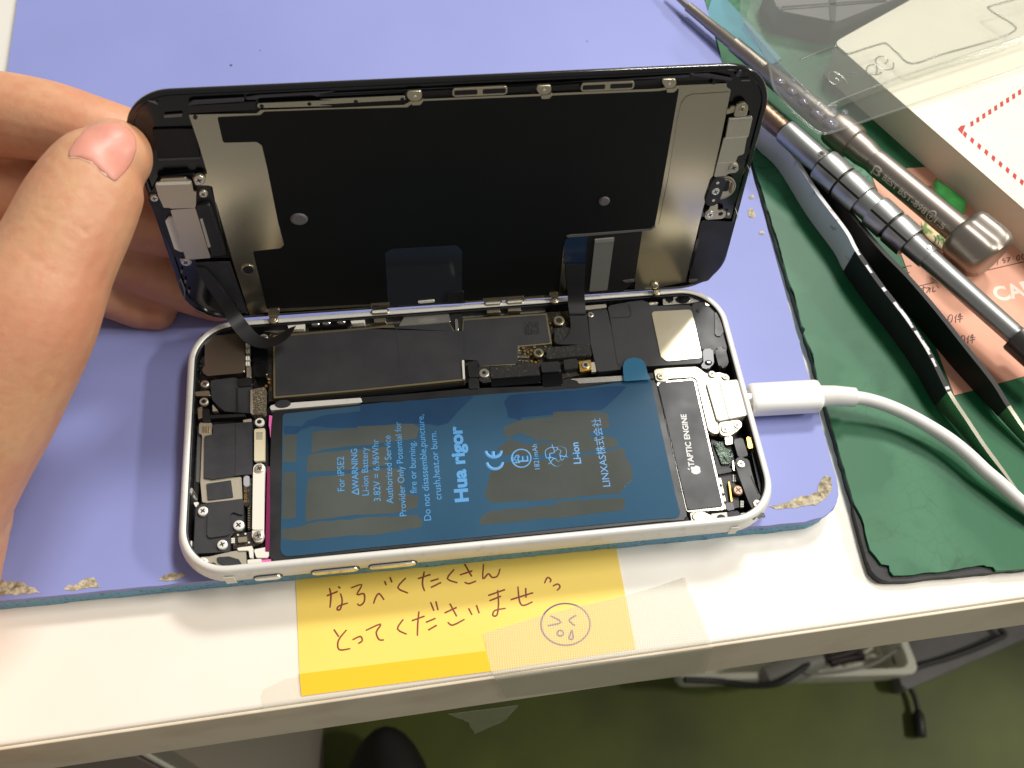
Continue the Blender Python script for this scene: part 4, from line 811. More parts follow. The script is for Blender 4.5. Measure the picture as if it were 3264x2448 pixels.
# metal backing and graphite sheet
back = lp('shield_plate', px('C7', 700, 366, 880, 362, 1385, 352, 1425, 318, 2212, 292, 'B2', 0, 698, 580, 672, 640, 638, 2212, 568, 'D2', 950, 268, 1534, 242, 1536, 285, 1582, 316, 1578, 350, 1520, 640, 1310, 1659,
     'D3', 1800, 10, 1690, 440, 1560, 980, 1532, 1100, 1300, 1150, 1180, 1180, 1020, 1172, 1030, 1090, 540, 1230, 250, 1235, 'C3', 2000, 150, 1060, 205, 0, 245, 'C8', 1180, 1250, 1000, 1284, 830, 740, 620, 0, 'C7', 1060, 1659, 980, 1310, 938, 1090, 900, 1078, 860, 1076, 770, 1074, 735, 1000, 790, 975, 885, 962, 880, 930, 800, 660), 0.35, 1, m_nickel, .3, .08)
gr = lp('graphite_sheet', px('C7', 988, 392, 1420, 372, 1460, 338, 2212, 312, 'B2', 600, 690, 650, 652, 2212, 586, 'D2', 975, 302, 968, 350, 740, 1659, 'D3', 1310, 0, 1262, 330, 1224, 530, 1180, 572, 545, 622, 345, 650, 318, 690, 300, 800, 258, 1200, 'C3', 2000, 118, 1080, 190, 1040, 180, 600, 205, 40, 222, 'C8', 1172, 1218, 1030, 640, 1310, 608, 1344, 572, 1300, 400, 'C7', 1600, 1450, 1490, 900, 1436, 676, 1385, 640, 1060, 648, 1042, 632), .43, .1, m_graph, .4, .03, back)
lp('right_step', px('D2', 1000, 480, 1060, 400, 1130, 374, 1560, 346, 1578, 352, 1300, 1659, 'D3', 1800, 10, 1640, 560, 1300, 560, 1262, 530, 1300, 330, 1370, 0, 'D2', 800, 1659, 950, 700), .52, .12, m_nickel, .5, .1, back)
lp('clear_window', px('A', 832, 546, 846, 538, 986, 530, 998, 541, 998, 642, 1008, 655, 838, 664), .47, .04, M('smoke_film', C(40, 44, 50), .12, coat=.3), .5, .02, gr)
# top rail
lp('rail_plate', px('C7', 1390, 262, 1410, 250, 2212, 216, 'B2', 0, 638, 580, 612, 590, 640, 0, 672, 'C7', 2212, 275, 1420, 298, 1395, 290), .55, .3, m_nickel, .15, .05, back)
bm = bmesh.new()
for s in px('C7', 1436, 280, 1915, 258, 'B2', 270, 652, 568, 638, 'C7', 765, 396, 'D2', 1385, 236): disc(bm, FP.hit(s, .58), .42, .3, .6, FP, 0)
obj('rivet_holes', bm, m_dark, back)
lp('rail_bar', px('C7', 690, 262, 740, 235, 1250, 210, 1260, 232, 750, 262, 700, 275), .6, .6, m_flexg, .1, .06)
lp('rail_bar', px('C7', 690, 275, 1370, 240, 1385, 312, 840, 345, 700, 352), .3, .6, m_black, .2, .06)
lp('seal_strip', px('C7', 1270, 195, 1400, 172, 2212, 130, 'B2', 0, 608, 400, 590, 700, 575, 1500, 545, 'D2', 780, 168, 1100, 145, 1105, 172, 780, 192, 'D1', 2212, 182, 1650, 228, 600, 262, 0, 300, 'B2', 60, 606, 0, 628, 'C7', 2060, 165, 1990, 182, 1930, 162, 1420, 196, 1380, 212, 1290, 216), .1, .4, m_flexg, .1, .04)
for q in (('D1', 305, 292, 455, 286, 458, 350, 430, 382, 345, 386, 312, 345), ('D1', 1612, 236, 1758, 230, 1762, 285, 1730, 318, 1650, 322, 1618, 280), ('D2', 770, 200, 938, 194, 945, 262, 905, 296, 820, 300, 785, 255)):
    c = lp('clip', px(*q), .95, .8, m_nickel2, .5, .15)
    h = FP.hits(px(*q), .97); cxx = sum(p[0] for p in h) / 6; cyy = sum(p[1] for p in h) / 6; bm = bmesh.new(); disc(bm, (cxx, cyy), .3, .9, 1.08, FP, .08); obj('dimple', bm, m_silver, c)
    lp('clip_foot', [(s[0] + 3, s[1] + 14) for s in px(*q)[2:5]] + [(s[0] + 3, s[1] + 2) for s in px(*q)[2:5]][::-1], .6, .3, m_nickel2, .3)
def slots(q0, q1, yo):
    h = FP.hits(px(*q0) + px(*q1), .7); x0, x1 = h[0][0], h[1][0]; y0, y1 = sorted((h[0][1], h[2][1]))
    bm = bmesh.new(); prism(bm, rrect(x0, y0, x1, y1, .55), .2, .8, FP, .15); o = obj('slot_frame', bm, m_nickel2, lid)
    m = (x0 + x1) / 2; bm = bmesh.new(); prism(bm, rrect(x0 + .35, y0 + .38, m - .55, y1 - .38, .3), .3, .82, FP, 0); prism(bm, rrect(m + .55, y0 + .38, x1 - .35, y1 - .38, .3), .3, .82, FP, 0); obj('slot_openings', bm, m_dark, o)
slots(('D1', 765, 262, 1318, 262), ('D1', 1040, 330), 0); slots(('B2', 1715, 536, 2055, 536), ('B2', 1880, 578), 0)
lp('painted_rail_shadow', px('B2', 700, 588, 885, 580, 885, 606, 705, 612), .5, .2, m_dark, .1, 0); lp('painted_rail_shadow', px('B2', 1240, 568, 1420, 558, 1400, 584, 1240, 592), .5, .2, m_dark, .1, 0); lp('painted_rail_shadow', px('B2', 1530, 552, 1705, 544, 1712, 568, 1530, 582), .5, .2, m_dark, .1, 0); lp('painted_rail_shadow', px('B2', 2065, 532, 2300, 520, 2300, 532, 2212, 540, 2065, 548), .5, .2, m_dark, .1, 0)  # near-black strips put in as shade between the rail parts
lp('dried_glue', px('D2', 1115, 125, 1180, 140, 1320, 135, 1480, 165, 1600, 190, 1590, 215, 1450, 195, 1300, 175, 1130, 155), .3, .4, m_flexg, .2, .15)
lp('dried_glue', px('D2', 1640, 140, 1690, 90, 1720, 100, 1690, 165, 1640, 170), .3, .4, m_flexg, .2, .15)
lp('glue_mark', px('D2', 1706, 208, 1810, 204, 1810, 214, 1706, 218), .12, .1, m_greybox, 0, 0)
lp('glue_mark', px('C7', 450, 372, 635, 358, 632, 385, 450, 398), .12, .1, m_greybox, .2, .03)
lp('glue_mark', px('C7', 270, 222, 355, 232, 400, 270, 350, 250), .12, .1, m_greybox, .2, .03)
# earpiece side (left)
lp('sensor_recess', px('C7', 330, 520, 782, 508, 812, 792, 388, 806), .12, .3, m_dark, .4, .05); lp('recess_lip', px('C7', 388, 812, 812, 796, 815, 812, 400, 832), .3, .4, m_flexg, .1, .05)
lp('earpiece_housing', px('C7', 300, 1180, 400, 1000, 760, 960, 800, 1060, 920, 1080, 1060, 1659, 'C8', 765, 670, 610, 690, 355, 715, 230, 690, 60, 300, -20, 120), .3, .6, m_black, .5, .1)
lp('earpiece_block', px('C8', 455, 205, 470, 175, 590, 165, 612, 200, 750, 630, 740, 668, 640, 680, 605, 640), 1.4, 1.2, m_black, .5, .3)
eb = lp('earpiece_bracket', px('C7', 360, 1062, 405, 1045, 425, 1010, 668, 998, 690, 1020, 725, 1035, 735, 1070, 748, 1140, 776, 1150, 772, 1290, 750, 1306, 520, 1312, 500, 1300, 448, 1306, 435, 1270, 395, 1190), 1.6, .5, m_nickel2, .25, .12)
lp('bracket_fold', px('C7', 365, 1050, 425, 1044, 720, 1036, 722, 1066, 380, 1078), 1.85, .4, m_silver, .2, .15, eb)
lp('earpiece_bracket', px('C8', 200, 222, 240, 212, 452, 202, 604, 702, 420, 718, 355, 716), 1.35, .5, m_nickel2, .2, .1)
lp('white_gasket', px('C8', 148, 332, 180, 296, 226, 288, 345, 640, 300, 642, 240, 612), 1.0, .5, m_white, .15, .1)
lp('gasket_edge', px('C8', 495, 312, 522, 308, 606, 590, 578, 602), 1.55, .3, m_beige, .15, .08)
for q, r_, z in ((('C7', 805, 1030), 60, 1.5), (('C7', 846, 1170), 46, .9), (('C7', 352, 1212), 44, .9), (('C8', 355, 750), 54, .8)): screw(px(*q)[0], z, r_, lid, FP, rot=r_)
lp('screw_tab', px('C8', 290, 706, 330, 712, 415, 730, 410, 770, 310, 760), .6, .4, m_nickel2, .3)
lp('hook_wire', px('C8', 278, 950, 300, 905, 350, 1030, 346, 1132, 336, 1130, 338, 1036, 300, 930, 288, 952), .5, .3, m_greybox, .1, .05)
for q in ((310, 845), (348, 945), (385, 1045)): lp('pin', px('C8', q[0] - 10, q[1] - 14, q[0] + 12, q[1] - 10, q[0] + 10, q[1] + 16, q[0] - 6, q[1] + 12), .3, .3, m_greybox, .1, .04)
lp('painted_edge_glint', px('C8', 430, 1225, 470, 1232, 560, 1268, 555, 1282, 470, 1252), .12, .1, m_greybox, .1, .03)  # grey sliver laid on as a painted highlight of the frame edge
lp('earpiece_flex', px('C8', 430, 750, 610, 742, 800, 740, 990, 1280, 880, 1215, 860, 1150, 700, 1020, 620, 880, 460, 780), .25, .2, m_blackm, .3, .04)
# fasteners on the backing
for q, rx, ry in ((('C8', 1495, 315), 2.0, 1.75), (('D3', 715, 292), 1.35, 1.35)):
    c = FP.hit(px(*q)[0], .6); bm = bmesh.new(); disc(bm, c, rx, .3, .62, FP, .15, ry=ry); disc(bm, (c[0], c[1] + .12), rx * .85, .6, .9, FP, .15, ry=ry * .85); obj('stud', bm, m_greybox, back, .7)
c = FP.hit(px('C8', 985, 822)[0], .6); bm = bmesh.new(); disc(bm, c, 1.65, .3, .7, FP, .2); obj('eyelet', bm, m_nickel, back, .7); bm = bmesh.new(); disc(bm, c, 1.15, .3, .72, FP, 0); obj('eyelet_hole', bm, m_dark, back)
# right flex area
lp('cable_window', px('D3', 318, 690, 345, 660, 540, 638, 525, 915, 300, 920), .5, .05, M('navy_film', C(26, 44, 70), .15, coat=.3), .4, .02)
lp('cable_bed', px('D3', 542, 640, 1095, 592, 1095, 612, 1020, 1090, 900, 1200, 500, 1225), .4, .3, m_dark, .2, .03)
lp('bed_edge', px('D3', 330, 640, 370, 628, 540, 618, 1180, 568, 1225, 530, 1232, 545, 1185, 582, 1100, 592, 545, 640, 350, 655), .6, .3, m_greybox, .1, .06)
lp('grey_pad', px('D3', 622, 680, 815, 662, 808, 720, 745, 1186, 565, 1200), .9, .5, M('grey_felt', C(120, 120, 114), .7, bump=(900, .3, .1)), .2, .1)
lp('pad_fold', px('D3', 618, 678, 815, 662, 814, 696, 622, 712), 1.0, .3, M('grey_felt_light', C(140, 140, 132), .7), .1, .06)
lp('flex_tail', px('D3', 895, 1090, 1015, 1075, 1020, 1100, 930, 1108), .6, .3, m_greybox, .1, .05)
# home button side (right)
lp('button_bracket', px('D2', 1562, 662, 1836, 636, 1838, 660, 1792, 868, 1772, 880, 1740, 1060, 1722, 1082, 1668, 1092, 1640, 1170, 1672, 1215, 1675, 1260, 1640, 1292, 1560, 1300, 1520, 1330, 1385, 1345, 1425, 1185, 1500, 895, 1522, 885), 1.0, .6, m_beige, .3, .1)
for q in (('D2', 1510, 886, 1780, 866, 1776, 876, 1508, 896), ('D2', 1428, 1180, 1642, 1164, 1641, 1170, 1426, 1186)): lp('bracket_crease', px(*q), 1.03, .1, m_silver, 0, 0)
lp('bracket_fold', px('D2', 1562, 652, 1832, 632, 1838, 652, 1564, 672), 1.2, .4, m_silver, .2, .12)
lp('bracket_ear', px('D2', 1630, 560, 1655, 500, 1700, 472, 1745, 470, 1785, 505, 1788, 550, 1770, 625, 1618, 640), 1.1, .6, m_nickel2, .6, .15); screw(px('D2', 1716, 548)[0], 1.3, 34, lid, FP, mat=m_nickel2)
lp('bracket_arm', px('D2', 1540, 550, 1570, 545, 1585, 518, 1640, 515, 1625, 580, 1575, 592, 1530, 610), .8, .5, m_nickel2, .2)
screw(px('D2', 1618, 1238)[0], 1.35, 52, lid, FP, mat=m_beige)
hb = FP.hit(px('D2', 1478, 1478)[0], .7); rr = (Vector(FP.hit(px('D2', 1642, 1450)[0], .7)) - Vector(hb)).length
bm = bmesh.new(); disc(bm, hb, rr, .1, .7, FP, .2, n=48); hbo = obj('home_button', bm, m_beige, lid, .7)
bm = bmesh.new(); disc(bm, hb, rr * .93, .1, .72, FP, 0, n=48); obj('button_rim', bm, m_driverd, hbo); bm = bmesh.new(); disc(bm, hb, rr * .88, .1, .76, FP, .05, n=48); obj('button_disc', bm, m_nickel2, hbo)
lp('button_chip', px('D2', 1500, 1405, 1572, 1398, 1560, 1495, 1535, 1512, 1478, 1512, 1490, 1450), 1.1, .5, m_dark, .15, .1, hbo)
lp('button_contact', px('D2', 1590, 1420, 1612, 1418, 1590, 1530, 1562, 1532), 1.0, .3, m_copper, .1, .05, hbo)
p0_, p1_ = Vector(FP.hit(px('D3', 1866, 108)[0], 1.25)), Vector(FP.hit(px('D3', 1806, 285)[0], 1.25)); d = (p0_ - p1_).normalized(); q = Vector((-d.y, d.x)); rr2 = 1.75; pill = []
for k in range(13): a = math.pi * k / 12; v = p0_ + q * rr2 * math.cos(a) + d * rr2 * math.sin(a); pill.append((v.x, v.y))
for k in range(13): a = math.pi + math.pi * k / 12; v = p1_ + q * rr2 * math.cos(a) + d * rr2 * math.sin(a); pill.append((v.x, v.y))
bm = bmesh.new(); prism(bm, pill, .5, 1.25, FP, .2); obj('button_cover', bm, m_blackm, hbo, .6)
screw(px('D3', 1838, 196)[0], 1.45, 46, lid, FP, mat=m_silver)
for q in ((1858, 106), (1815, 282)):
    bm = bmesh.new(); disc(bm, FP.hit(px('D3', *q)[0], 1.3), .38, 1, 1.3, FP, 0); obj('cover_pin', bm, m_white, hbo)
lp('lower_tab', px('D3', 1790, 325, 1860, 320, 1855, 385, 1905, 378, 1938, 395, 1938, 435, 1905, 465, 1745, 476, 1725, 445, 1740, 395, 1765, 382), 1.0, .5, m_nickel2, .5, .1); screw(px('D3', 1782, 428)[0], 1.25, 44, lid, FP, mat=m_silver)
bm = bmesh.new(); disc(bm, FP.hit(px('D3', 1887, 416)[0], 1.02), .6, .8, 1.02, FP, 0); obj('tab_hole', bm, m_dark, lid)
lp('pin', px('D3', 1955, 415, 1980, 412, 1976, 432, 1955, 432), .5, .3, m_white, .2)
lp('lower_cover', px('D3', 1690, 490, 1720, 480, 2020, 500, 1980, 720, 1880, 960, 1760, 1090, 1600, 1130, 1560, 1100, 1590, 950, 1650, 680), .2, .2, m_black, .6, .06)
lp('black_seal', px('D3', 1640, 690, 1665, 640, 1668, 700, 1600, 960, 1565, 995, 1570, 940), .5, .3, m_blackg, .2, .1)
for q in (('D3', 2025, 340, 2055, 400, 2068, 440, 2050, 485, 2058, 440, 2044, 398), ('D2', 1765, 1180, 1800, 1235, 1818, 1275, 1795, 1350, 1806, 1280, 1790, 1236)): lp('loose_wire', px(*q), .7, .12, m_silver, .1, .04)
lp('corner_notch', px('D3', 1570, 1078, 1655, 1070, 1650, 1092, 1570, 1110), .3, .2, m_greybox, .1)
# hinge side hooks
for q in (('C8', 1185, 1225, 1300, 1220, 1300, 1290, 1180, 1300), ('D3', 158, 1218, 250, 1210, 252, 1245, 170, 1255)):
    lp('hinge_hook', px(*q), 1.0, 1.2, m_nickel2, .4, .2)
for q, r_ in ((('C8', 1238, 1316), 50), (('D3', 218, 1278), 44), (('D3', 1245, 1196), 44)):
    s = px(*q)[0]; P = F0.hit(s, 14.6); bm = bmesh.new(); r2 = r_ / 3.16 * 245 / F_PX; disc(bm, P, r2, 13.85, 14.6, bev=.3); disc(bm, P, r2 * .5, 14.5, 14.75, bev=.15); obj('hook_pin', bm, m_nickel2, lid, .7)
s = px('D3', 1222, 1140)[0]; P = FP.hit(s, .9); bm = bmesh.new(); disc(bm, P, 1.1, .2, 1.3, FP, .5); obj('hook_pin', bm, m_nickel2, lid, .8)
for q in (('C3', 100, 215, 285, 205, 290, 235, 280, 255, 270, 225, 120, 232, 115, 255, 98, 260), ('C3', 1230, 165, 1640, 140, 1650, 165, 1230, 190)): lp('lower_rail_tab', px(*q), .6, .4, m_nickel2, .1, .08)
lp('lower_gasket', px('C3', 575, 196, 740, 180, 748, 195, 730, 202, 590, 214, 578, 206), .8, .3, m_white, .3, .1)
lp('black_latch', px('C3', 870, 105, 1040, 92, 1042, 195, 880, 210), .9, .8, m_black, .3, .2)
def slotring(q, z):
    h = F0.hits(px(*q), z); x0, x1 = sorted((h[0][0], h[1][0])); yc_ = (h[0][1] + h[1][1]) / 2; bm = bmesh.new(); prism(bm, rrect(x0, yc_ - .85, x1, yc_ + .85, .8), z - .5, z, bev=.15); o = obj('rim_slot', bm, m_nickel2, house)
    bm = bmesh.new(); prism(bm, rrect(x0 + .45, yc_ - .42, x1 - .45, yc_ + .42, .4), z - .2, z + .02, bev=0); obj('slot_opening', bm, m_white, o)
slotring(('C3', 98, 300, 288, 285), 14.0); slotring(('C3', 1240, 210, 1425, 196), 14.0); slotring(('C3', 1460, 196, 1648, 182), 14.0)
# flat cables reaching from the display down to the circuit board
def mix(P0, P1, t): return P0.lerp(P1, t)
LE = [(440, 790), (560, 985), (700, 1185), (785, 1345), (872, 1470), (985, 1570), (1140, 1612), (1290, 1568), (1395, 1495), (1452, 1402)]
RE = [(545, 800), (640, 905), (775, 1085), (905, 1260), (1000, 1385), (1090, 1478), (1190, 1512), (1290, 1478), (1388, 1415), (1462, 1388)]
SP = [('p', .7), ('p', 1.2), ('p', 2.5), ('z', 18.0), ('z', 16.6), ('z', 16.0), ('z', 16.2), ('z', 17.0), ('z', 18.2), ('z', 19.6)]
def edge(s, sp): return FP.hw(s, sp[1]) if sp[0] == 'p' else F0.hw(s, sp[1])
ribbon('loose_flex_cable', [(edge(px('C8', *l)[0], sp), edge(px('C8', *r)[0], sp)) for l, r, sp in zip(LE, RE, SP)], .22, m_flex, lid)
LE = px('D3', 322, 920, 332, 1060, 345, 1190, 348, 1300, 362, 1420, 'C5', 318, 420, 326, 480, 325, 560, 290, 625, 225, 686)
RE = px('D3', 525, 918, 518, 1060, 515, 1190, 520, 1300, 530, 1420, 'C5', 470, 420, 482, 500, 490, 580, 498, 640, 505, 690)
SP = [('p', .8), ('p', 1.2), ('p', 1.6), ('z', 15.0), ('z', 14.0), ('z', 13.4), ('z', 13.2), ('z', 13.1), ('z', 13.05), ('z', 13.0)]
ribbon('display_flex_cable', [(edge(l, sp), edge(r, sp)) for l, r, sp in zip(LE, RE, SP)], .2, m_flex, lid)

# ================================================================== TOOLS AND BOXES ON THE RIGHT
# ---- charging cable
cab_ = thing('charging_cable', F0.w(*F0.hit(px('B5', 690, 1060)[0], 6.5), 6.5), 'white charging cable plugged into the right end of the phone, curving to the right edge', 'cable')
zc = 10.6
A, B_ = F0.hw(px('B5', 452, 955)[0], zc), F0.hw(px('B5', 900, 930)[0], zc); ax = (B_ - A).normalized(); FPg = Frame(A, ax.cross(Vector((0, 0, 1))) * -1, (0, 0, 1))
FPg = Frame(A, (-ax.y, ax.x, 0), (0, 0, 1)); ln = (B_ - A).length; FPg.Z = FPg.X.cross(FPg.Y)
sgn = 1 if FPg.Z.dot(ax) > 0 else -1
bm = bmesh.new(); rs = []
for t, s_ in ((0, .90), (.35, .97), (1.0, 1.0), (ln - 1.2, 1.0), (ln - .4, .95), (ln, .82)):
    rs.append([bm.verts.new(A + ax * t + FPg.X * x * s_ + Vector((0, 0, 1)) * y * s_) for x, y in rrect(-4.05, -2.9, 4.05, 2.9, 1.9, 8)])
for i in range(len(rs) - 1):
    for k in range(len(rs[0])): bm.faces.new((rs[i][k], rs[i][(k + 1) % len(rs[0])], rs[i + 1][(k + 1) % len(rs[0])], rs[i + 1][k]))
bm.faces.new(rs[0][::-1]); bm.faces.new(rs[-1]); bmesh.ops.recalc_face_normals(bm, faces=bm.faces[:]); obj('plug', bm, m_plug, cab_, .7)
bm = bmesh.new(); lathe(bm, A - ax * 1.4, A + ax, [(0, 2.4), (1.5, 2.4)], 24); obj('plug_tip', bm, m_silver, cab_, .7)
P = [F0.hw(s, z) for s, z in zip(px('B5', 880, 930, 1000, 928, 1125, 938), (zc, zc, zc - .2))]
bm = bmesh.new(); tube(bm, P, [2.75, 2.62, 2.5], 24); obj('strain_relief', bm, m_cord, cab_, .7)
P = [F0.hw(s, z) for s, z in zip(px('B5', 1115, 937, 1200, 950, 1320, 985, 1450, 1040, 1600, 1122, 1740, 1212, 1860, 1310, 1960, 1405, 2060, 1490, 2180, 1600, 2330, 1730), (10.2, 9.9, 9.3, 8.6, 8, 7.6, 7.4, 7.2, 6.8, 6.2, 5.4))]
bm = bmesh.new(); tube(bm, cr_spline(P, 8), 1.72, 20); obj('cord', bm, m_cord, cab_, .7)

# ---- receipt paper, sticker, green piece
rc = thing('receipt', F0.w(*F0.hit(px('B5', 1900, 500)[0], 3.05), 3.05), 'salmon pink receipt paper with dark handwriting under the two screwdrivers', 'receipt')
R0 = F0.hits([(3041.7, 1260), (2780, 562), (2894, 536)] + px('D5', 1050, 488), 3.2); far_ = [(R0[3][0] + 90, R0[3][1] + 14), (R0[0][0] + 110, R0[0][1] + 20)]
bm = bmesh.new(); prism(bm, [R0[0], R0[1], R0[2], R0[3]] + far_, 3.06, 3.2, bev=0); obj('paper', bm, m_receipt, rc)
sk = lambda L, k='D6': [px(k, *[c for p in q for c in p]) for q in L]
ZERO = lambda x, y, h=60, w=22, sl=-.25: [(x + w * math.cos(t) - sl * h * .5 * math.sin(t) * -1, y + h * .6 * math.sin(t)) for t in [i * math.pi / 6 for i in range(13)]]
K0 = lambda x, y: [ZERO(x, y, 78, 26), [(x + 78, y - 45), (x + 52, y - 5)], [(x + 66, y - 25), (x + 62, y + 48)], [(x + 112, y - 58), (x + 92, y - 12)], [(x + 92, y - 18), (x + 150, y - 28)], [(x + 80, y + 12), (x + 148, y - 2)], [(x + 122, y - 62), (x + 112, y + 45)]]
TX = K0(1345, 795) + K0(1490, 1040) + [[(1000, 445), (1060, 425)], [(1030, 410), (1030, 490)], [(1060, 440), (1100, 430), (1065, 495)], [(1110, 430), (1100, 490)], [(1145, 420), (1140, 480), (1175, 465)], [(1185, 408), (1215, 438)], [(975, 412), (1160, 370)], [(780, 188), (890, 172)], [(1700, 245), (2230, 122)],
      [(1000, 1030), (1010, 1065), (1045, 1050)], [(830, 260), (870, 250)]]
TX += [ZERO(1835, 140, 52, 18), [(1895, 118), (1880, 100), (1900, 95), (1905, 120), (1895, 165)], [(1938, 110), (1941, 112)], [(1932, 140), (1935, 142)], [(1985, 90), (1965, 95), (1965, 115), (1985, 112), (1988, 130), (1968, 140)], [(2010, 85), (2045, 75), (2020, 130)], [(2090, 72), (2093, 74)], [(2085, 100), (2088, 102)], ZERO(2145, 80, 52, 18), ZERO(2205, 66, 52, 18)]
strokes('receipt_writing', sk(TX), 3.22, .16, m_inkg, rc)
text('CARE', px('D6', 1905, 590)[0], px('D6', 2500, 470)[0], 3.21, m_care, rc, 'pale_lettering', bold=.03)
bm = bmesh.new(); prism(bm, jag(F0.hits(px('D5', 1010, 1130, 1120, 1080, 1290, 1210, 1400, 1330, 1290, 1480, 1180, 1420, 1020, 1250), 3.5), 2, .15, 3), 3.3, 3.5, bev=0)
tag(obj('printed_sticker', bm, m_sticker), 'small beige sticker with green grass print between the two screwdrivers', 'sticker')
st_ = bpy.data.objects['printed_sticker']; strokes('sticker_ink', sk([[(1150, 1290), (1175, 1330), (1160, 1380)], [(1190, 1285), (1215, 1340), (1200, 1400)], [(1230, 1350), (1260, 1330), (1270, 1390)], [(1290, 1360), (1330, 1365)]], 'D5'), 3.52, .16, m_dark, st_)
gz = 7.2
bm = bmesh.new(); prism(bm, F0.hits(px('D5', 1160, 660, 1190, 600, 1560, 880, 1516, 1040, 1484, 1062, 1176, 800), gz), 3.3, gz, bev=1.0); tag(obj('green_block', bm, m_greenplast, None, .5), 'bright green glossy plastic piece wedged beside the white box', 'plastic piece')

# ---- white box with red dashed marking
BH = 15.4; bl = [Vector(F0.hit(s, 3)) for s in px('D5', 510, 0, 1680, 1050)]; bd = (bl[1] - bl[0]).normalized(); bn = Vector((-bd.y, bd.x))
cr0 = Vector(F0.hit(px('B3', 884, 325)[0], BH)); t0 = (cr0 - bl[0]).dot(bd); c0 = bl[0] + bd * t0; bk = (Vector(F0.hit(px('B3', 1400, 0)[0], BH)) - Vector(F0.hit(px('B3', 920, 265)[0], BH))).normalized()
if bk.dot(bn) < 0: bk = -bk
fp_ = [c0, c0 + bd * 150, c0 + bd * 150 + bk * 110, c0 + bk * 110]
box = thing('white_box', (fp_[0].x + 30, fp_[0].y, 3), 'white card box with a red dashed printed border at the upper right', 'box')
pts_ = [(v.x, v.y) for v in fp_]
bm = bmesh.new(); prism(bm, rpoly(pts_, 3.0, 6), 3.05, BH - .35, bev=0); obj('box_body', bm, m_paperbox, box, .5)
bm = bmesh.new(); prism(bm, rpoly([((v - c0) * 1.0 + c0) for v in fp_], 3.0, 6), BH - .3, BH, bev=.15); obj('box_lid', bm, m_paperbox, box, .5)
def dashes(start, step, corners, nd):
    bm = bmesh.new()
    for i in range(nd):
        c = (start[0] + step[0] * i, start[1] + step[1] * i)
        prism(bm, F0.hits([(c[0] + x, c[1] + y) for x, y in corners], BH + .03), BH - .1, BH + .03, bev=0)
    return obj('dashed_print', bm, m_red, box)
dashes((3076.5, 428.7), (22.6, 19.0), ((-2.7, -12.1), (7.2, -3.1), (1.8, 12.3), (-7.8, .5)), 16)
dashes((3098, 394), (19.0, -12.5), ((-6, -5), (4, -11), (6, 6), (-4, 11)), 17)
bm = bmesh.new(); prism(bm, F0.hits(px('B3', 1786, 828, 1806, 806, 1838, 800, 1815, 862), BH + .03), BH - .1, BH + .03, bev=0); obj('printed_corner', bm, m_red, box)

# ---- dark tray at the top edge and teal sheet
bm = bmesh.new(); prism(bm, rpoly(F0.hits(px('B3', 560, -120, 636, 66, 1010, 140, 1395, -10, 1700, -160, 1500, -400), 12), 3), 3.02, 12, bev=.6)
for q in (('B3', 960, -60, 1010, -60, 1005, 128, 985, 138, 970, 128), ('B3', 660, 40, 1330, -10, 1330, 8, 660, 60)): prism(bm, F0.hits(px(*q), 12.3), 11.5, 12.3, bev=.1, mi=1)
tag(obj('dark_tray', bm, [m_greybox, m_black], None, .5), 'dark grey plastic tray at the top edge behind the clear blister', 'tray')
bm = bmesh.new(); prism(bm, F0.hits(px('B3', 225, -60, 170, 110, 590, 420, 660, 375, 300, -10, 270, -60), 3.6), 3.05, 3.6, bev=.08); tag(obj('teal_card', bm, m_teal, None), 'thin pale teal plastic card on the green mat under the clear blister', 'card')

# ---- tweezers lying on edge: two tapering blades, enamel above black tape, bare tips
tw = thing('tweezers', F0.w(*F0.hit(px('B5', 1400, 700)[0], 3), 3), 'worn white tweezers wrapped in torn black tape, lying open on the green mat', 'tweezers')
def blade(name, tp, bt, ztop, mats, n_split, th=1.1, zb=3.1):
    """tp: photo pixels of the upper edge; bt: height share (0..1) of the blade at each; n_split: (start, end) index of the taped span"""
    T_ = [F0.hw(s, z) for s, z in zip(tp, ztop)]; sp = cr_spline(T_, 5); hh = cr_spline([Vector((h, 0, 0)) for h in bt], 5)
    segs = [(0, n_split[0] * 5, mats[0], 'enamel_blade'), (n_split[0] * 5, n_split[1] * 5, mats[1], 'taped_grip'), (n_split[1] * 5, len(sp) - 1, mats[2], 'bare_tip')]
    for a, e, m, nm in segs:
        if e <= a: continue
        bm = bmesh.new(); rows = []; ex = .12 if nm == 'taped_grip' else 0
        for i in range(a, e + 1):
            t = sp[min(i + 1, len(sp) - 1)] - sp[max(i - 1, 0)]; t.z = 0; s = t.cross(Vector((0, 0, 1))).normalized(); tk = (th + ex) * (1 if i < len(sp) - 8 else .35 + .65 * (len(sp) - 1 - i) / 8)
            p = sp[i]; h = hh[i].x
            jz = random.uniform(-.35, .35) if (i in (a, e) and nm == 'taped_grip') else 0
            rows.append([bm.verts.new(q) for q in (p + s * ex, p - s * tk, p - s * tk - Vector((0, 0, h)), p + s * ex - Vector((0, 0, h)))])
        for i in range(len(rows) - 1):
            for k in range(4):
                bm.faces.new((rows[i][k], rows[i][(k + 1) % 4], rows[i + 1][(k + 1) % 4], rows[i + 1][k]))
        bm.faces.new(rows[0][::-1]); bm.faces.new(rows[-1]); bmesh.ops.recalc_face_normals(bm, faces=bm.faces[:])
        obj(nm, bm, m, tw, .5)
TA = px('B3', 470, 740, 560, 835, 690, 950, 880, 1240, 1060, 1480, 'B5', 1130, 0, 1280, 215, 1460, 450, 1600, 665, 1720, 905, 1830, 1075, 1960, 1270, 2090, 1440, 2205, 1598)
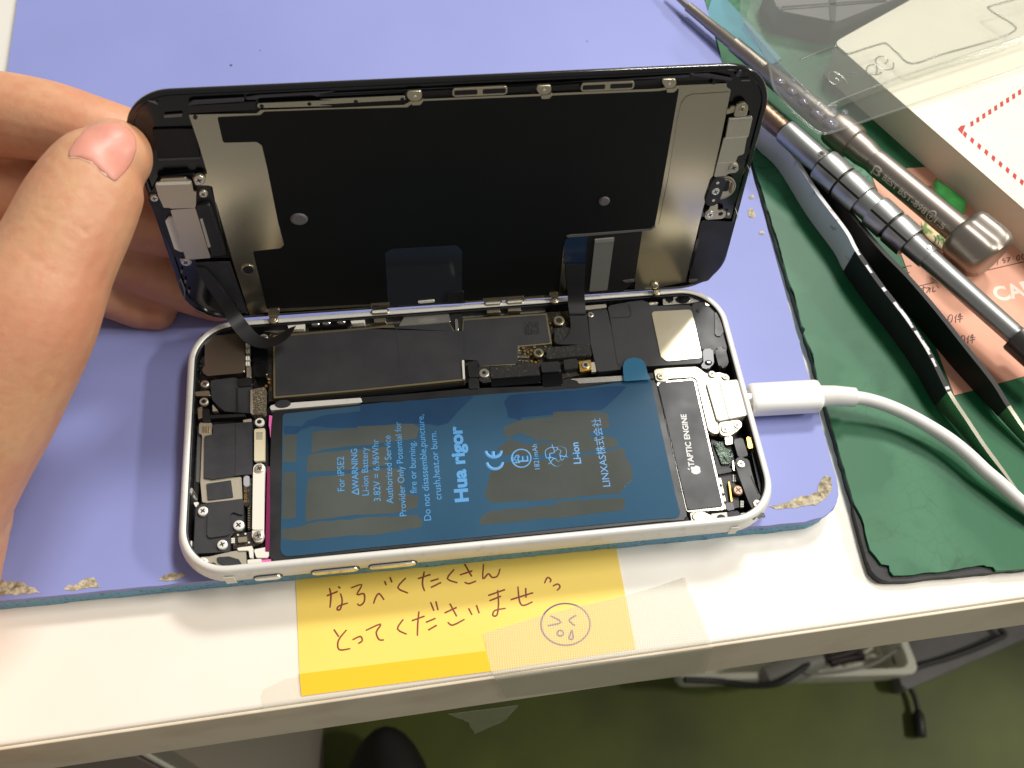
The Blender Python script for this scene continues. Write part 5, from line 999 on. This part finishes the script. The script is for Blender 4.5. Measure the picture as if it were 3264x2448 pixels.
blade('arm', TA, [8, 8.5, 9, 9.3, 9.3, 9.3, 9.2, 9, 8.4, 7, 5, 3.4, 2.2, 1.0], [12.2, 12.2, 12.4, 12.5, 12.5, 12.5, 12.4, 12.2, 11.6, 10.4, 8.8, 7.2, 5.8, 4.6], (m_tweez, m_tape, m_tweezs), (5, 9))
TB = px('B3', 470, 735, 600, 850, 760, 985, 900, 1130, 1120, 1400, 'B5', 1290, -5, 1460, 170, 1640, 380, 1830, 620, 2000, 835, 2105, 1000, 2230, 1180, 2400, 1400)
blade('arm', TB, [8, 8.5, 9, 9.2, 9.3, 9.3, 9.2, 9, 8.4, 7.2, 5, 3.2, 1.0], [12.2, 12.2, 12.4, 12.5, 12.5, 12.5, 12.4, 12.2, 11.8, 10.8, 9.2, 7, 4.6], (m_tweezs, m_tape, m_tweezs), (3, 10))
bm = bmesh.new()                                                   # worn pale edge showing through the tape
rnd = random.Random(4); sp = cr_spline([F0.hw(s, z + .06) for s, z in zip(TA[5:10], (12.5, 12.4, 12.2, 11.6, 10.4))], 10)
for i in range(len(sp) - 1):
    if rnd.random() < .62:
        t = (sp[i + 1] - sp[i]); s = t.cross(Vector((0, 0, 1))).normalized(); w0, w1 = rnd.uniform(.2, .6), rnd.uniform(.6, 1.15); a, b_ = sp[i], sp[i + 1]
        vs = [bm.verts.new(q) for q in (a - s * w0 * .1, b_ - s * w0 * .1, b_ - s * w1, a - s * w1)]; vs2 = [bm.verts.new(v.co - Vector((0, 0, .1))) for v in vs]
        bm.faces.new(vs); bm.faces.new(vs2[::-1])
        for k in range(4): bm.faces.new((vs[k], vs2[k], vs2[(k + 1) % 4], vs[(k + 1) % 4]))
bmesh.ops.recalc_face_normals(bm, faces=bm.faces[:]); obj('worn_edge', bm, m_tweez, tw)

# ---- screwdriver with a segmented grip
def axis(sA, zA, sB, zB): A, B_ = F0.hw(sA, zA), F0.hw(sB, zB); return A, B_
def stations(A, B_, lst):
    """photo pixel on the axis, photo radius -> (distance, radius) in mm"""
    ax = (B_ - A).normalized(); out = []; zz = Vector(ROT[2])
    for s, r in lst:
        d = ray(s).normalized(); n1 = ax.cross(d); m = ax.cross(n1); t = (A - CAM).dot(m) / d.dot(m); P = CAM + d * t; k = (P - A).dot(ax); out.append((k, r * (P - CAM).dot(zz) / F_PX))
    return out
sdA = thing('precision_screwdriver', F0.w(*F0.hit((2850, 730), 3), 3), 'silver grey screwdriver with a segmented ribbed grip, lying across the tweezers', 'screwdriver')
A, B_ = axis((2521, 434.4), 15.0, (3258, 1089), 13.0); ax = (B_ - A).normalized()
def along(f): return (2521 + (3258 - 2521) * f, 434.4 + (1089 - 434.4) * f)
def fof(x): return (x - 2521) / (3258 - 2521)
S_ = lambda x, r: (along(fof(x)), r)
bm = bmesh.new(); lathe(bm, A, B_, stations(A, B_, [S_(2380, 22), S_(2382, 27)] + [S_(2385 + i * 8, 28 + (i % 2) * 2.2) for i in range(15)]), 32); obj('threaded_collar', bm, m_copper, sdA, .6)
bm = bmesh.new(); lathe(bm, A, B_, stations(A, B_, [S_(2501, 33), S_(2502, 37), S_(2506, 39), S_(2622, 40), S_(2626, 38)]), 48); barrel = obj('barrel', bm, m_driver, sdA, .6)
bm = bmesh.new(); lathe(bm, A, B_, stations(A, B_, [S_(2620, 48), S_(2750, 48.5), S_(2752, 45), S_(2788, 45), S_(2790, 49), S_(2902, 50)]), 48); obj('grip_core', bm, m_driverd, sdA, .6)
def pads(x0, x1, r, nseg, ph):
    k0, r0 = stations(A, B_, [S_(x0, r)])[0]; k1, r1 = stations(A, B_, [S_(x1, r)])[0]; bm = bmesh.new(); s = ax.cross(Vector((0, 0, 1))).normalized(); u = s.cross(ax)
    for j in range(nseg):
        a0 = 2 * math.pi * (j + .045) / nseg + ph; a1 = 2 * math.pi * (j + .955) / nseg + ph; vs = []; q = 9
        for kk, rr_, in ((k0, r0 * .86), (k0, r0 * .97), (k0 + .35, r0), (k1 - .35, r1), (k1, r1 * .97), (k1, r1 * .86)):
            row = []
            for i in range(q + 1):
                a = a0 + (a1 - a0) * i / q; e_ = .975 if i in (0, q) else 1.0; row.append(bm.verts.new(A + ax * kk + (s * math.cos(a) + u * math.sin(a)) * rr_ * e_))
            row = [bm.verts.new(A + ax * kk + (s * math.cos(a0) + u * math.sin(a0)) * r0 * .8)] + row + [bm.verts.new(A + ax * kk + (s * math.cos(a1) + u * math.sin(a1)) * r0 * .8)]
            vs.append(row)
        for i in range(len(vs) - 1):
            for k in range(len(vs[0]) - 1): bm.faces.new((vs[i][k], vs[i][k + 1], vs[i + 1][k + 1], vs[i + 1][k]))
        for rw in (vs[0], vs[-1]): bm.faces.new(rw)
    bmesh.ops.recalc_face_normals(bm, faces=bm.faces[:]); obj('grip_segments', bm, m_driver, sdA, .45)
for x0, x1 in ((2624, 2683), (2689, 2750), (2788, 2840), (2847, 2902)): pads(x0, x1, 56, 4, .72)
bm = bmesh.new(); lathe(bm, A, B_, stations(A, B_, [S_(2750, 47), S_(2754, 47.5), S_(2784, 47.5), S_(2788, 47)]), 48); obj('grip_waist', bm, m_driver, sdA, .6)
bm = bmesh.new(); lathe(bm, A, B_, stations(A, B_, [S_(2902, 39), S_(2903, 40), S_(2955, 38.5), S_(2958, 37.5)]), 48); obj('end_collar', bm, m_driver, sdA, .6)
bm = bmesh.new(); lathe(bm, A, B_, stations(A, B_, [S_(2957, 33), S_(2958, 34), S_(3238, 33), S_(3240, 32)]), 48); obj('shank', bm, m_driver, sdA, .6)
bm = bmesh.new(); lathe(bm, A, B_, stations(A, B_, [S_(3236, 34), S_(3237, 50), S_(3243, 53), S_(3420, 54), S_(3424, 50)]), 48); obj('cap', bm, M('dark_cap', C(84, 82, 80), .38, .8), sdA, .6)
def onlathe(s, r, name, mat, parent, rmm=.7, depth=.25):
    d = ray(s).normalized(); best = None
    P0 = CAM; k = 0
    for i in range(2400):
        p = CAM + d * (200 + i * .05); w_ = p - A; rad = (w_ - ax * w_.dot(ax)).length
        if rad <= r: best = p; break
    if best is None: return
    w_ = best - A; nrm = (w_ - ax * w_.dot(ax)).normalized(); fr = Frame(best, ax, nrm.cross(ax)); bm = bmesh.new(); disc(bm, (0, 0), rmm, -.3, depth, fr, min(.12, abs(depth) * .5), n=20)
    o = obj(name, bm, mat, parent, .7); return fr, o
rA = stations(A, B_, [S_(2620, 39.8)])[0][1]
fr, o = onlathe(px('D4', 1174, 885)[0], rA, 'set_screw', m_driverd, sdA, 1.0, .06); bm = bmesh.new(); disc(bm, (0, 0), .55, -.2, .09, fr, 0); obj('hex_socket', bm, m_dark, o)
onlathe(px('D5', 1098, 1430)[0], stations(A, B_, [S_(2930, 39.5)])[0][1], 'dimple', m_driver, sdA, .75, .1)

# ---- bronze steel screwdriver with engraving
sdB = thing('engraved_screwdriver', F0.w(*F0.hit((2850, 560), 3), 3), 'bronze grey screwdriver with engraved lettering, fluted end cap and thin shaft under the blister', 'screwdriver')
A, B_ = axis((2176, 7), 9.8, (3065, 742.6), 12.2); ax = (B_ - A).normalized()
S_ = lambda x, r: ((x, 7 + (x - 2176) * (742.6 - 7) / (3065 - 2176)), r)
bm = bmesh.new(); lathe(bm, A, B_, stations(A, B_, [S_(2130, 5), S_(2192, 10), S_(2194, 15), S_(2254, 16), S_(2258, 17), S_(2290, 17.5), S_(2293, 19), S_(2338, 20), S_(2342, 22)]), 24); obj('blade_shaft', bm, m_driver2, sdB, .5)
bm = bmesh.new(); lathe(bm, A, B_, stations(A, B_, [S_(2338, 20), S_(2340, 24), S_(2438, 26), S_(2444, 31), S_(2600, 39), S_(2650, 41), S_(2656, 52), S_(2664, 55), S_(2712, 56), S_(2720, 54), S_(2724, 46), S_(2756, 45), S_(2776, 40), S_(2784, 39)]), 40); hd = obj('front_handle', bm, m_driver2, sdB, .5)
bm = bmesh.new(); lathe(bm, A, B_, stations(A, B_, [S_(2782, 38), S_(2786, 39), S_(2800, 41), S_(3082, 45)]), 48); obj('handle', bm, m_driver2, sdB, .5)
cp = stations(A, B_, [S_(3056, 60), S_(3058, 72), S_(3066, 88), S_(3078, 93), S_(3130, 95), S_(3150, 93), S_(3162, 84), S_(3168, 70), S_(3169, 50)])
bm = bmesh.new(); lathe(bm, A, B_, cp, 72, mod=lambda a, t: 1 - .2 * max(0, math.cos(3 * a + 1.9)) ** 2 * (1 if t < cp[-2][0] - .3 else .4)); obj('end_cap', bm, m_driver2, sdB, .8)
# engraving wrapped on the handle's lower left side
def engrave(s, x0, x1, ang, hgt, name='engraving', mat=None, strokes_=None):
    hr = lambda x: 41 + 4 * (x - 2800) / 282 + .3; k0, r0 = stations(A, B_, [S_(x0, hr(x0))])[0]; k1, r1 = stations(A, B_, [S_(x1, hr(x1))])[0]; r0 = max(r0, r1) + .03; bm = text_bm(s, .012); xs = [v.co.x for v in bm.verts]; X0, X1 = min(xs), max(xs)
    toc = (CAM - (A + ax * (k0 + k1) / 2)); toc = (toc - ax * toc.dot(ax)).normalized(); sd = ax.cross(toc)      # sd points across the handle
    for v in bm.verts:
        a = -ang - (v.co.y - .35) * hgt / .72 / r0; p = A + ax * (k0 + (v.co.x - X0) / (X1 - X0) * (k1 - k0)); v.co = p + (toc * math.cos(a) + sd * math.sin(a)) * (r0 + (.03 if v.co.z > 0 else 0))
    return obj(name, bm, mat or m_textw, sdB)
m_eng = M('engraved_grey', C(226, 216, 200), .7)
E1 = engrave('BEST', 2838, 2882, -.46, 1.8, 'engraved_letters', m_eng); engrave('BST-898', 2889, 2974, -.46, 1.9, 'engraved_letters', m_eng); engrave('1.5', 3003, 3033, -.46, 1.8, 'engraved_letters', m_eng); engrave('⊕', 2979, 3000, -.46, 1.9, 'engraved_mark', m_eng)
engrave('β', 2804, 2830, -.46, 2.6, 'engraved_mark', m_eng)

# ---- clear blister tray resting on the box and the screwdriver
bt = thing('clear_blister', F0.w(*F0.hit(px('B3', 1000, 500)[0], 15.5), 15.5), 'clear plastic blister tray with embossed letters, overlapping the white box and screwdriver', 'blister')
ZB1 = 16.2
def ebox(name, pts, z0, z1, m, r, thk=.25, bev=.5, lidm=None):
    """thin-walled open shell: top sheet plus side walls"""
    p = rpoly(pts, r, 6); bm = bmesh.new(); prism(bm, p, z1 - thk, z1, bev=thk * .4); obj(name, bm, lidm or m, bt, .6)
FLG = F0.hits(px('B3', 380, -100, 396, 20, 410, 140, 560, 380, 600, 560, 700, 690, 862, 832, 905, 855, 960, 858, 1365, 718, 2212, 432, 2900, 210, 2700, -300), ZB1)
bm = bmesh.new(); prism(bm, rpoly(FLG, 3), ZB1, ZB1 + .3, bev=.1); obj('flange', bm, m_clear, bt, .6)
# raised rim: a bead along the lower-left edge and an inner ridge
P = cr_spline([F0.hw(s, ZB1 + .35) for s in px('B3', 400, 0, 416, 140, 566, 380, 606, 556, 705, 688, 866, 830, 908, 852, 962, 853, 1100, 808, 1365, 716, 1800, 572, 2300, 402)], 5); bm = bmesh.new(); tube(bm, P, .42, 8); obj('edge_bead', bm, m_clearw, bt, .8)
P = cr_spline([F0.hw(s, ZB1 + 3.0) for s in px('B3', 420, 150, 520, 260, 640, 400, 780, 540, 900, 670, 945, 684, 1010, 650, 1200, 575, 1430, 490, 1800, 372, 2300, 205)], 5)
P2 = [p + Vector((0, 0, -2.7)) + (p - F0.hw(px('B3', 1100, 350)[0], ZB1)).normalized() * .5 for p in P]
bm = bmesh.new(); rows = [[bm.verts.new(a), bm.verts.new(b_), bm.verts.new(b_ + Vector((.12, .1, 0))), bm.verts.new(a + Vector((.12, .1, 0)))] for a, b_ in zip(P, P2)]
for i in range(len(rows) - 1):
    for k in range(4): bm.faces.new((rows[i][k], rows[i][(k + 1) % 4], rows[i + 1][(k + 1) % 4], rows[i + 1][k]))
bm.faces.new(rows[0][::-1]); bm.faces.new(rows[-1]); bmesh.ops.recalc_face_normals(bm, faces=bm.faces[:]); obj('inner_wall', bm, m_clearw, bt, .8)
bm = bmesh.new(); tube(bm, P, .3, 8); obj('inner_ridge', bm, m_clearw, bt, .8)
TOPP = [(p.x, p.y) for p in P] + F0.hits(px('B3', 2700, -100, 500, -150), ZB1 + 3)
bm = bmesh.new(); prism(bm, TOPP, ZB1 + 2.75, ZB1 + 2.98, bev=0); obj('raised_top', bm, m_clear, bt, .6)
P = cr_spline([F0.hw(s, ZB1 + 3.2) for s in px('B3', 780, 380, 900, 330, 1000, 300, 1045, 320, 1085, 345, 1200, 310, 1310, 278, 1345, 290, 1400, 340, 1495, 408, 1700, 345, 2000, 262, 2140, 205, 2145, 160, 1990, 60, 2030, 30, 2300, -40)], 4); bm = bmesh.new(); tube(bm, P, .3, 8); obj('moulded_contour', bm, m_emb, bt, .8)
for x, y, r_ in ((648, 524, 1.7), (722, 588, 1.7), (800, 655, 1.7), (885, 730, 2.2), (972, 795, 2.3), (730, 520, 1.0), (815, 590, 1.0), (900, 660, 1.0), (985, 715, 1.3), (1060, 722, 1.1)):
    c = F0.hw(px('B3', x, y)[0], ZB1 + .3); bm = bmesh.new(); bmesh.ops.create_uvsphere(bm, u_segments=20, v_segments=10, radius=r_)
    bmesh.ops.delete(bm, geom=[v for v in bm.verts if v.co.z < -.05], context='VERTS')
    for v in bm.verts: v.co = Vector((v.co.x, v.co.y, v.co.z * .6)) + c
    obj('bump', bm, m_bump, bt, 3)
em = [[(1080, 540), (1060, 500), (1000, 460), (962, 470), (960, 510), (1000, 540), (1030, 520), (1005, 500)], [(1100, 465), (1150, 462)], [(1200, 470), (1270, 480), (1300, 460)], [(1200, 470), (1210, 425), (1260, 415), (1270, 450), (1262, 478)], [(1375, 400), (1370, 440), (1310, 445), (1262, 400), (1270, 370), (1310, 362), (1340, 385), (1320, 410)]]
strokes('embossed_letters', sk(em, 'B3'), ZB1 + 3.05, .3, m_emb, bt)

# ================================================================== HAND HOLDING THE DISPLAY
hand = thing('hand', at((-160, 1000), 190), 'left hand pinching the upright phone display, thumb in front and fingers behind it', 'hand')
Vp = lambda x, y, d: at((x / .6777, y / .6777), d)
def capsules(chain, n=20):
    """chain: (x, y, depth, radius mm) in photo terms -> closed tapered skin with ball joints"""
    bm = bmesh.new(); J = [(Vp(x, y, d), r) for x, y, d, r in chain]
    P = cr_spline([j[0] for j in J], 7); R_ = [v.x for v in cr_spline([Vector((j[1], 0, 0)) for j in J], 7)]
    zz = Vector(ROT[2])
    tube(bm, P, R_, n, -zz)
    for c, r in ((P[0], R_[0]), (P[-1], R_[-1])):
        m = Matrix.Translation(c) @ Matrix.Scale(r, 4); bmesh.ops.create_icosphere(bm, subdivisions=3, radius=1, matrix=m)
    return bm
CH = {
 'thumb': [(246, 338, 199.5, 7.8), (216, 372, 198.5, 10.0), (172, 450, 197, 11.4), (118, 560, 195, 12.0), (48, 690, 194, 14.6), (-50, 830, 196, 17.5), (-140, 980, 199, 18.5), (-250, 1180, 202, 20)],
 'index': [(390, 345, 212, 6.8), (310, 322, 212, 7.6), (200, 290, 212, 8.4), (80, 258, 214, 9.1), (-60, 252, 216, 9.8), (-220, 330, 216, 11)],
 'middle': [(440, 500, 228, 7.2), (380, 488, 228, 7.8), (280, 462, 228, 8.6), (150, 430, 228, 9.2), (0, 410, 227, 9.8), (-200, 470, 224, 11)],
 'ring': [(470, 640, 243, 6.6), (420, 618, 242, 7.4), (330, 580, 240, 8.0), (210, 530, 238, 8.6), (40, 500, 236, 9.4), (-180, 580, 230, 11)],
 'little': [(341, 676, 236, 4.5), (310, 664, 235.5, 5.6), (245, 634, 234, 6.3), (160, 598, 233, 7.2), (40, 600, 230, 8.6), (-170, 700, 224, 11)],
 'palm1': [(-220, 360, 216, 11), (-260, 520, 214, 17), (-270, 760, 212, 22), (-260, 1000, 208, 24)],
 'palm2': [(-140, 520, 222, 12), (-180, 720, 216, 18), (-200, 960, 208, 22)],
 'forearm': [(-240, 1100, 204, 24), (-330, 1350, 200, 27), (-480, 1750, 190, 32), (-800, 2700, 176, 38)],
 'web': [(-80, 640, 208, 12), (-160, 760, 206, 18), (-220, 980, 206, 22)],
}
def behind(x, y, r):
    d = ray((x / .6777, y / .6777)); t = (FP.o - CAM).dot(FP.Z) / d.dot(FP.Z); return t + (r + 2.6) / .62
for k in ('index', 'middle', 'ring', 'little'):
    q_ = CH[k]; sh = [max(0, behind(x, y, r) - d) if x > 180 else 0 for x, y, d, r in q_]
    for i in range(1, len(sh)):
        if sh[i] == 0: sh[i] = sh[i - 1] * .55
    CH[k] = [(x, y, d + s_, r * (d + s_) / d) for (x, y, d, r), s_ in zip(q_, sh)]
bm = bmesh.new()
for k, c in CH.items():
    b2 = capsules(c); me_ = bpy.data.meshes.new('t'); b2.to_mesh(me_); b2.free(); bm.from_mesh(me_); bpy.data.meshes.remove(me_)
bmesh.ops.recalc_face_normals(bm, faces=bm.faces[:])
for v in bm.verts: v.co *= MM
me = bpy.data.meshes.new('hand_raw'); bm.to_mesh(me); bm.free()
tmp = bpy.data.objects.new('hand_raw', me); COL.objects.link(tmp)
r = tmp.modifiers.new('r', 'REMESH'); r.mode = 'VOXEL'; r.voxel_size = .0007
s = tmp.modifiers.new('s', 'SMOOTH'); s.factor = .5; s.iterations = 9
bpy.context.view_layer.update(); dg = bpy.context.evaluated_depsgraph_get()
me2 = bpy.data.meshes.new_from_object(tmp.evaluated_get(dg)); bpy.data.objects.remove(tmp)
bm = bmesh.new(); bm.from_mesh(me2); bpy.data.meshes.remove(me2)
for v in bm.verts: v.co /= MM
# knuckle folds and nail bed: push creases along lines measured on the thumb
def crease(bm, p, q, depth, width):
    d = q - p; L = d.length; d.normalize()
    for v in bm.verts:
        w_ = v.co - p; t = w_.dot(d)
        if -width < t < L + width:
            dist = (w_ - d * max(0, min(L, t))).length
            if dist < width * 2.2:
                yield v, depth * math.exp(-(dist / width) ** 2)
bm.normal_update(); tree = BVHTree.FromBMesh(bm)
def onskin(x, y):
    d = ray((x / .6777, y / .6777)).normalized(); h = tree.ray_cast(CAM, d); return h[0], h[1]
moves = {}
for (x0, y0, x1, y1, dp, wd) in ((95, 452, 185, 500, .35, .55), (80, 478, 165, 525, .3, .5), (100, 430, 196, 470, .2, .5), (50, 545, 120, 590, .2, .6), (60, 565, 125, 560, .15, .5), (100, 500, 140, 470, .18, .4), (0, 470, 40, 500, .2, .5)):
    a, b_ = onskin(x0, y0)[0], onskin(x1, y1)[0]
    if a and b_:
        for v, m in crease(bm, a, b_, dp, wd): moves[v] = moves.get(v, 0) + m
# nail bed hollow
nailpoly = px('B1', 425, 1012, 500, 1008, 570, 1035, 640, 1095, 700, 1150, 742, 1178, 800, 1120, 858, 1040, 886, 960, 880, 880, 840, 820, 760, 785, 680, 775, 600, 790, 530, 830, 470, 900, 430, 970)
for v, m in moves.items(): v.co -= v.normal * m * .45
bm.normal_update(); tree = BVHTree.FromBMesh(bm)
body = obj('hand_skin', bm, m_skin, hand, 3)
# thumb nail: its outline laid on the skin, slightly proud and curved
npl = rpoly(nailpoly, 20, 3); cxn = sum(p[0] for p in npl) / len(npl); cyn = sum(p[1] for p in npl) / len(npl)
bm = bmesh.new(); rings_ = []
for f_, off in ((.97, -.25), (.95, .06), (.9, .16), (.7, .24), (.45, .27), (.2, .28)):
    row = []
    for x, y in npl:
        s_ = (cxn + (x - cxn) * f_, cyn + (y - cyn) * f_); h = tree.ray_cast(CAM, ray(s_).normalized()); row.append(bm.verts.new(h[0] + h[1] * off))
    rings_.append(row)
h = tree.ray_cast(CAM, ray((cxn, cyn)).normalized()); cv = bm.verts.new(h[0] + h[1] * .28); N_ = len(npl)
for i in range(len(rings_) - 1):
    for k in range(N_): bm.faces.new((rings_[i][k], rings_[i][(k + 1) % N_], rings_[i + 1][(k + 1) % N_], rings_[i + 1][k]))
for k in range(N_): bm.faces.new((rings_[-1][k], rings_[-1][(k + 1) % N_], cv))
bmesh.ops.recalc_face_normals(bm, faces=bm.faces[:])
if sum((f.normal.dot(Vector(ROT[2])) for f in bm.faces)) > 0: bmesh.ops.reverse_faces(bm, faces=bm.faces[:])
nl = obj('thumb_nail', bm, m_skin_nail, hand, 3)
lun = px('B1', 436, 1018, 500, 1014, 570, 1040, 640, 1098, 690, 1140, 672, 1098, 610, 1032, 540, 1000, 470, 998)
bm = bmesh.new(); row = []
for x, y in rpoly(lun, 10, 2):
    h = tree.ray_cast(CAM, ray((x, y)).normalized()); row.append(bm.verts.new(h[0] + h[1] * .12))
row2 = [bm.verts.new(v.co + (h[1] * -.2)) for v in row]; bm.faces.new(row); bm.faces.new(row2[::-1])
for k in range(len(row)): bm.faces.new((row[k], row2[k], row2[(k + 1) % len(row)], row[(k + 1) % len(row)]))
bmesh.ops.recalc_face_normals(bm, faces=bm.faces[:]); obj('nail_crescent', bm, M('nail_crescent', C(224, 166, 146), .42, sss=.3), nl)
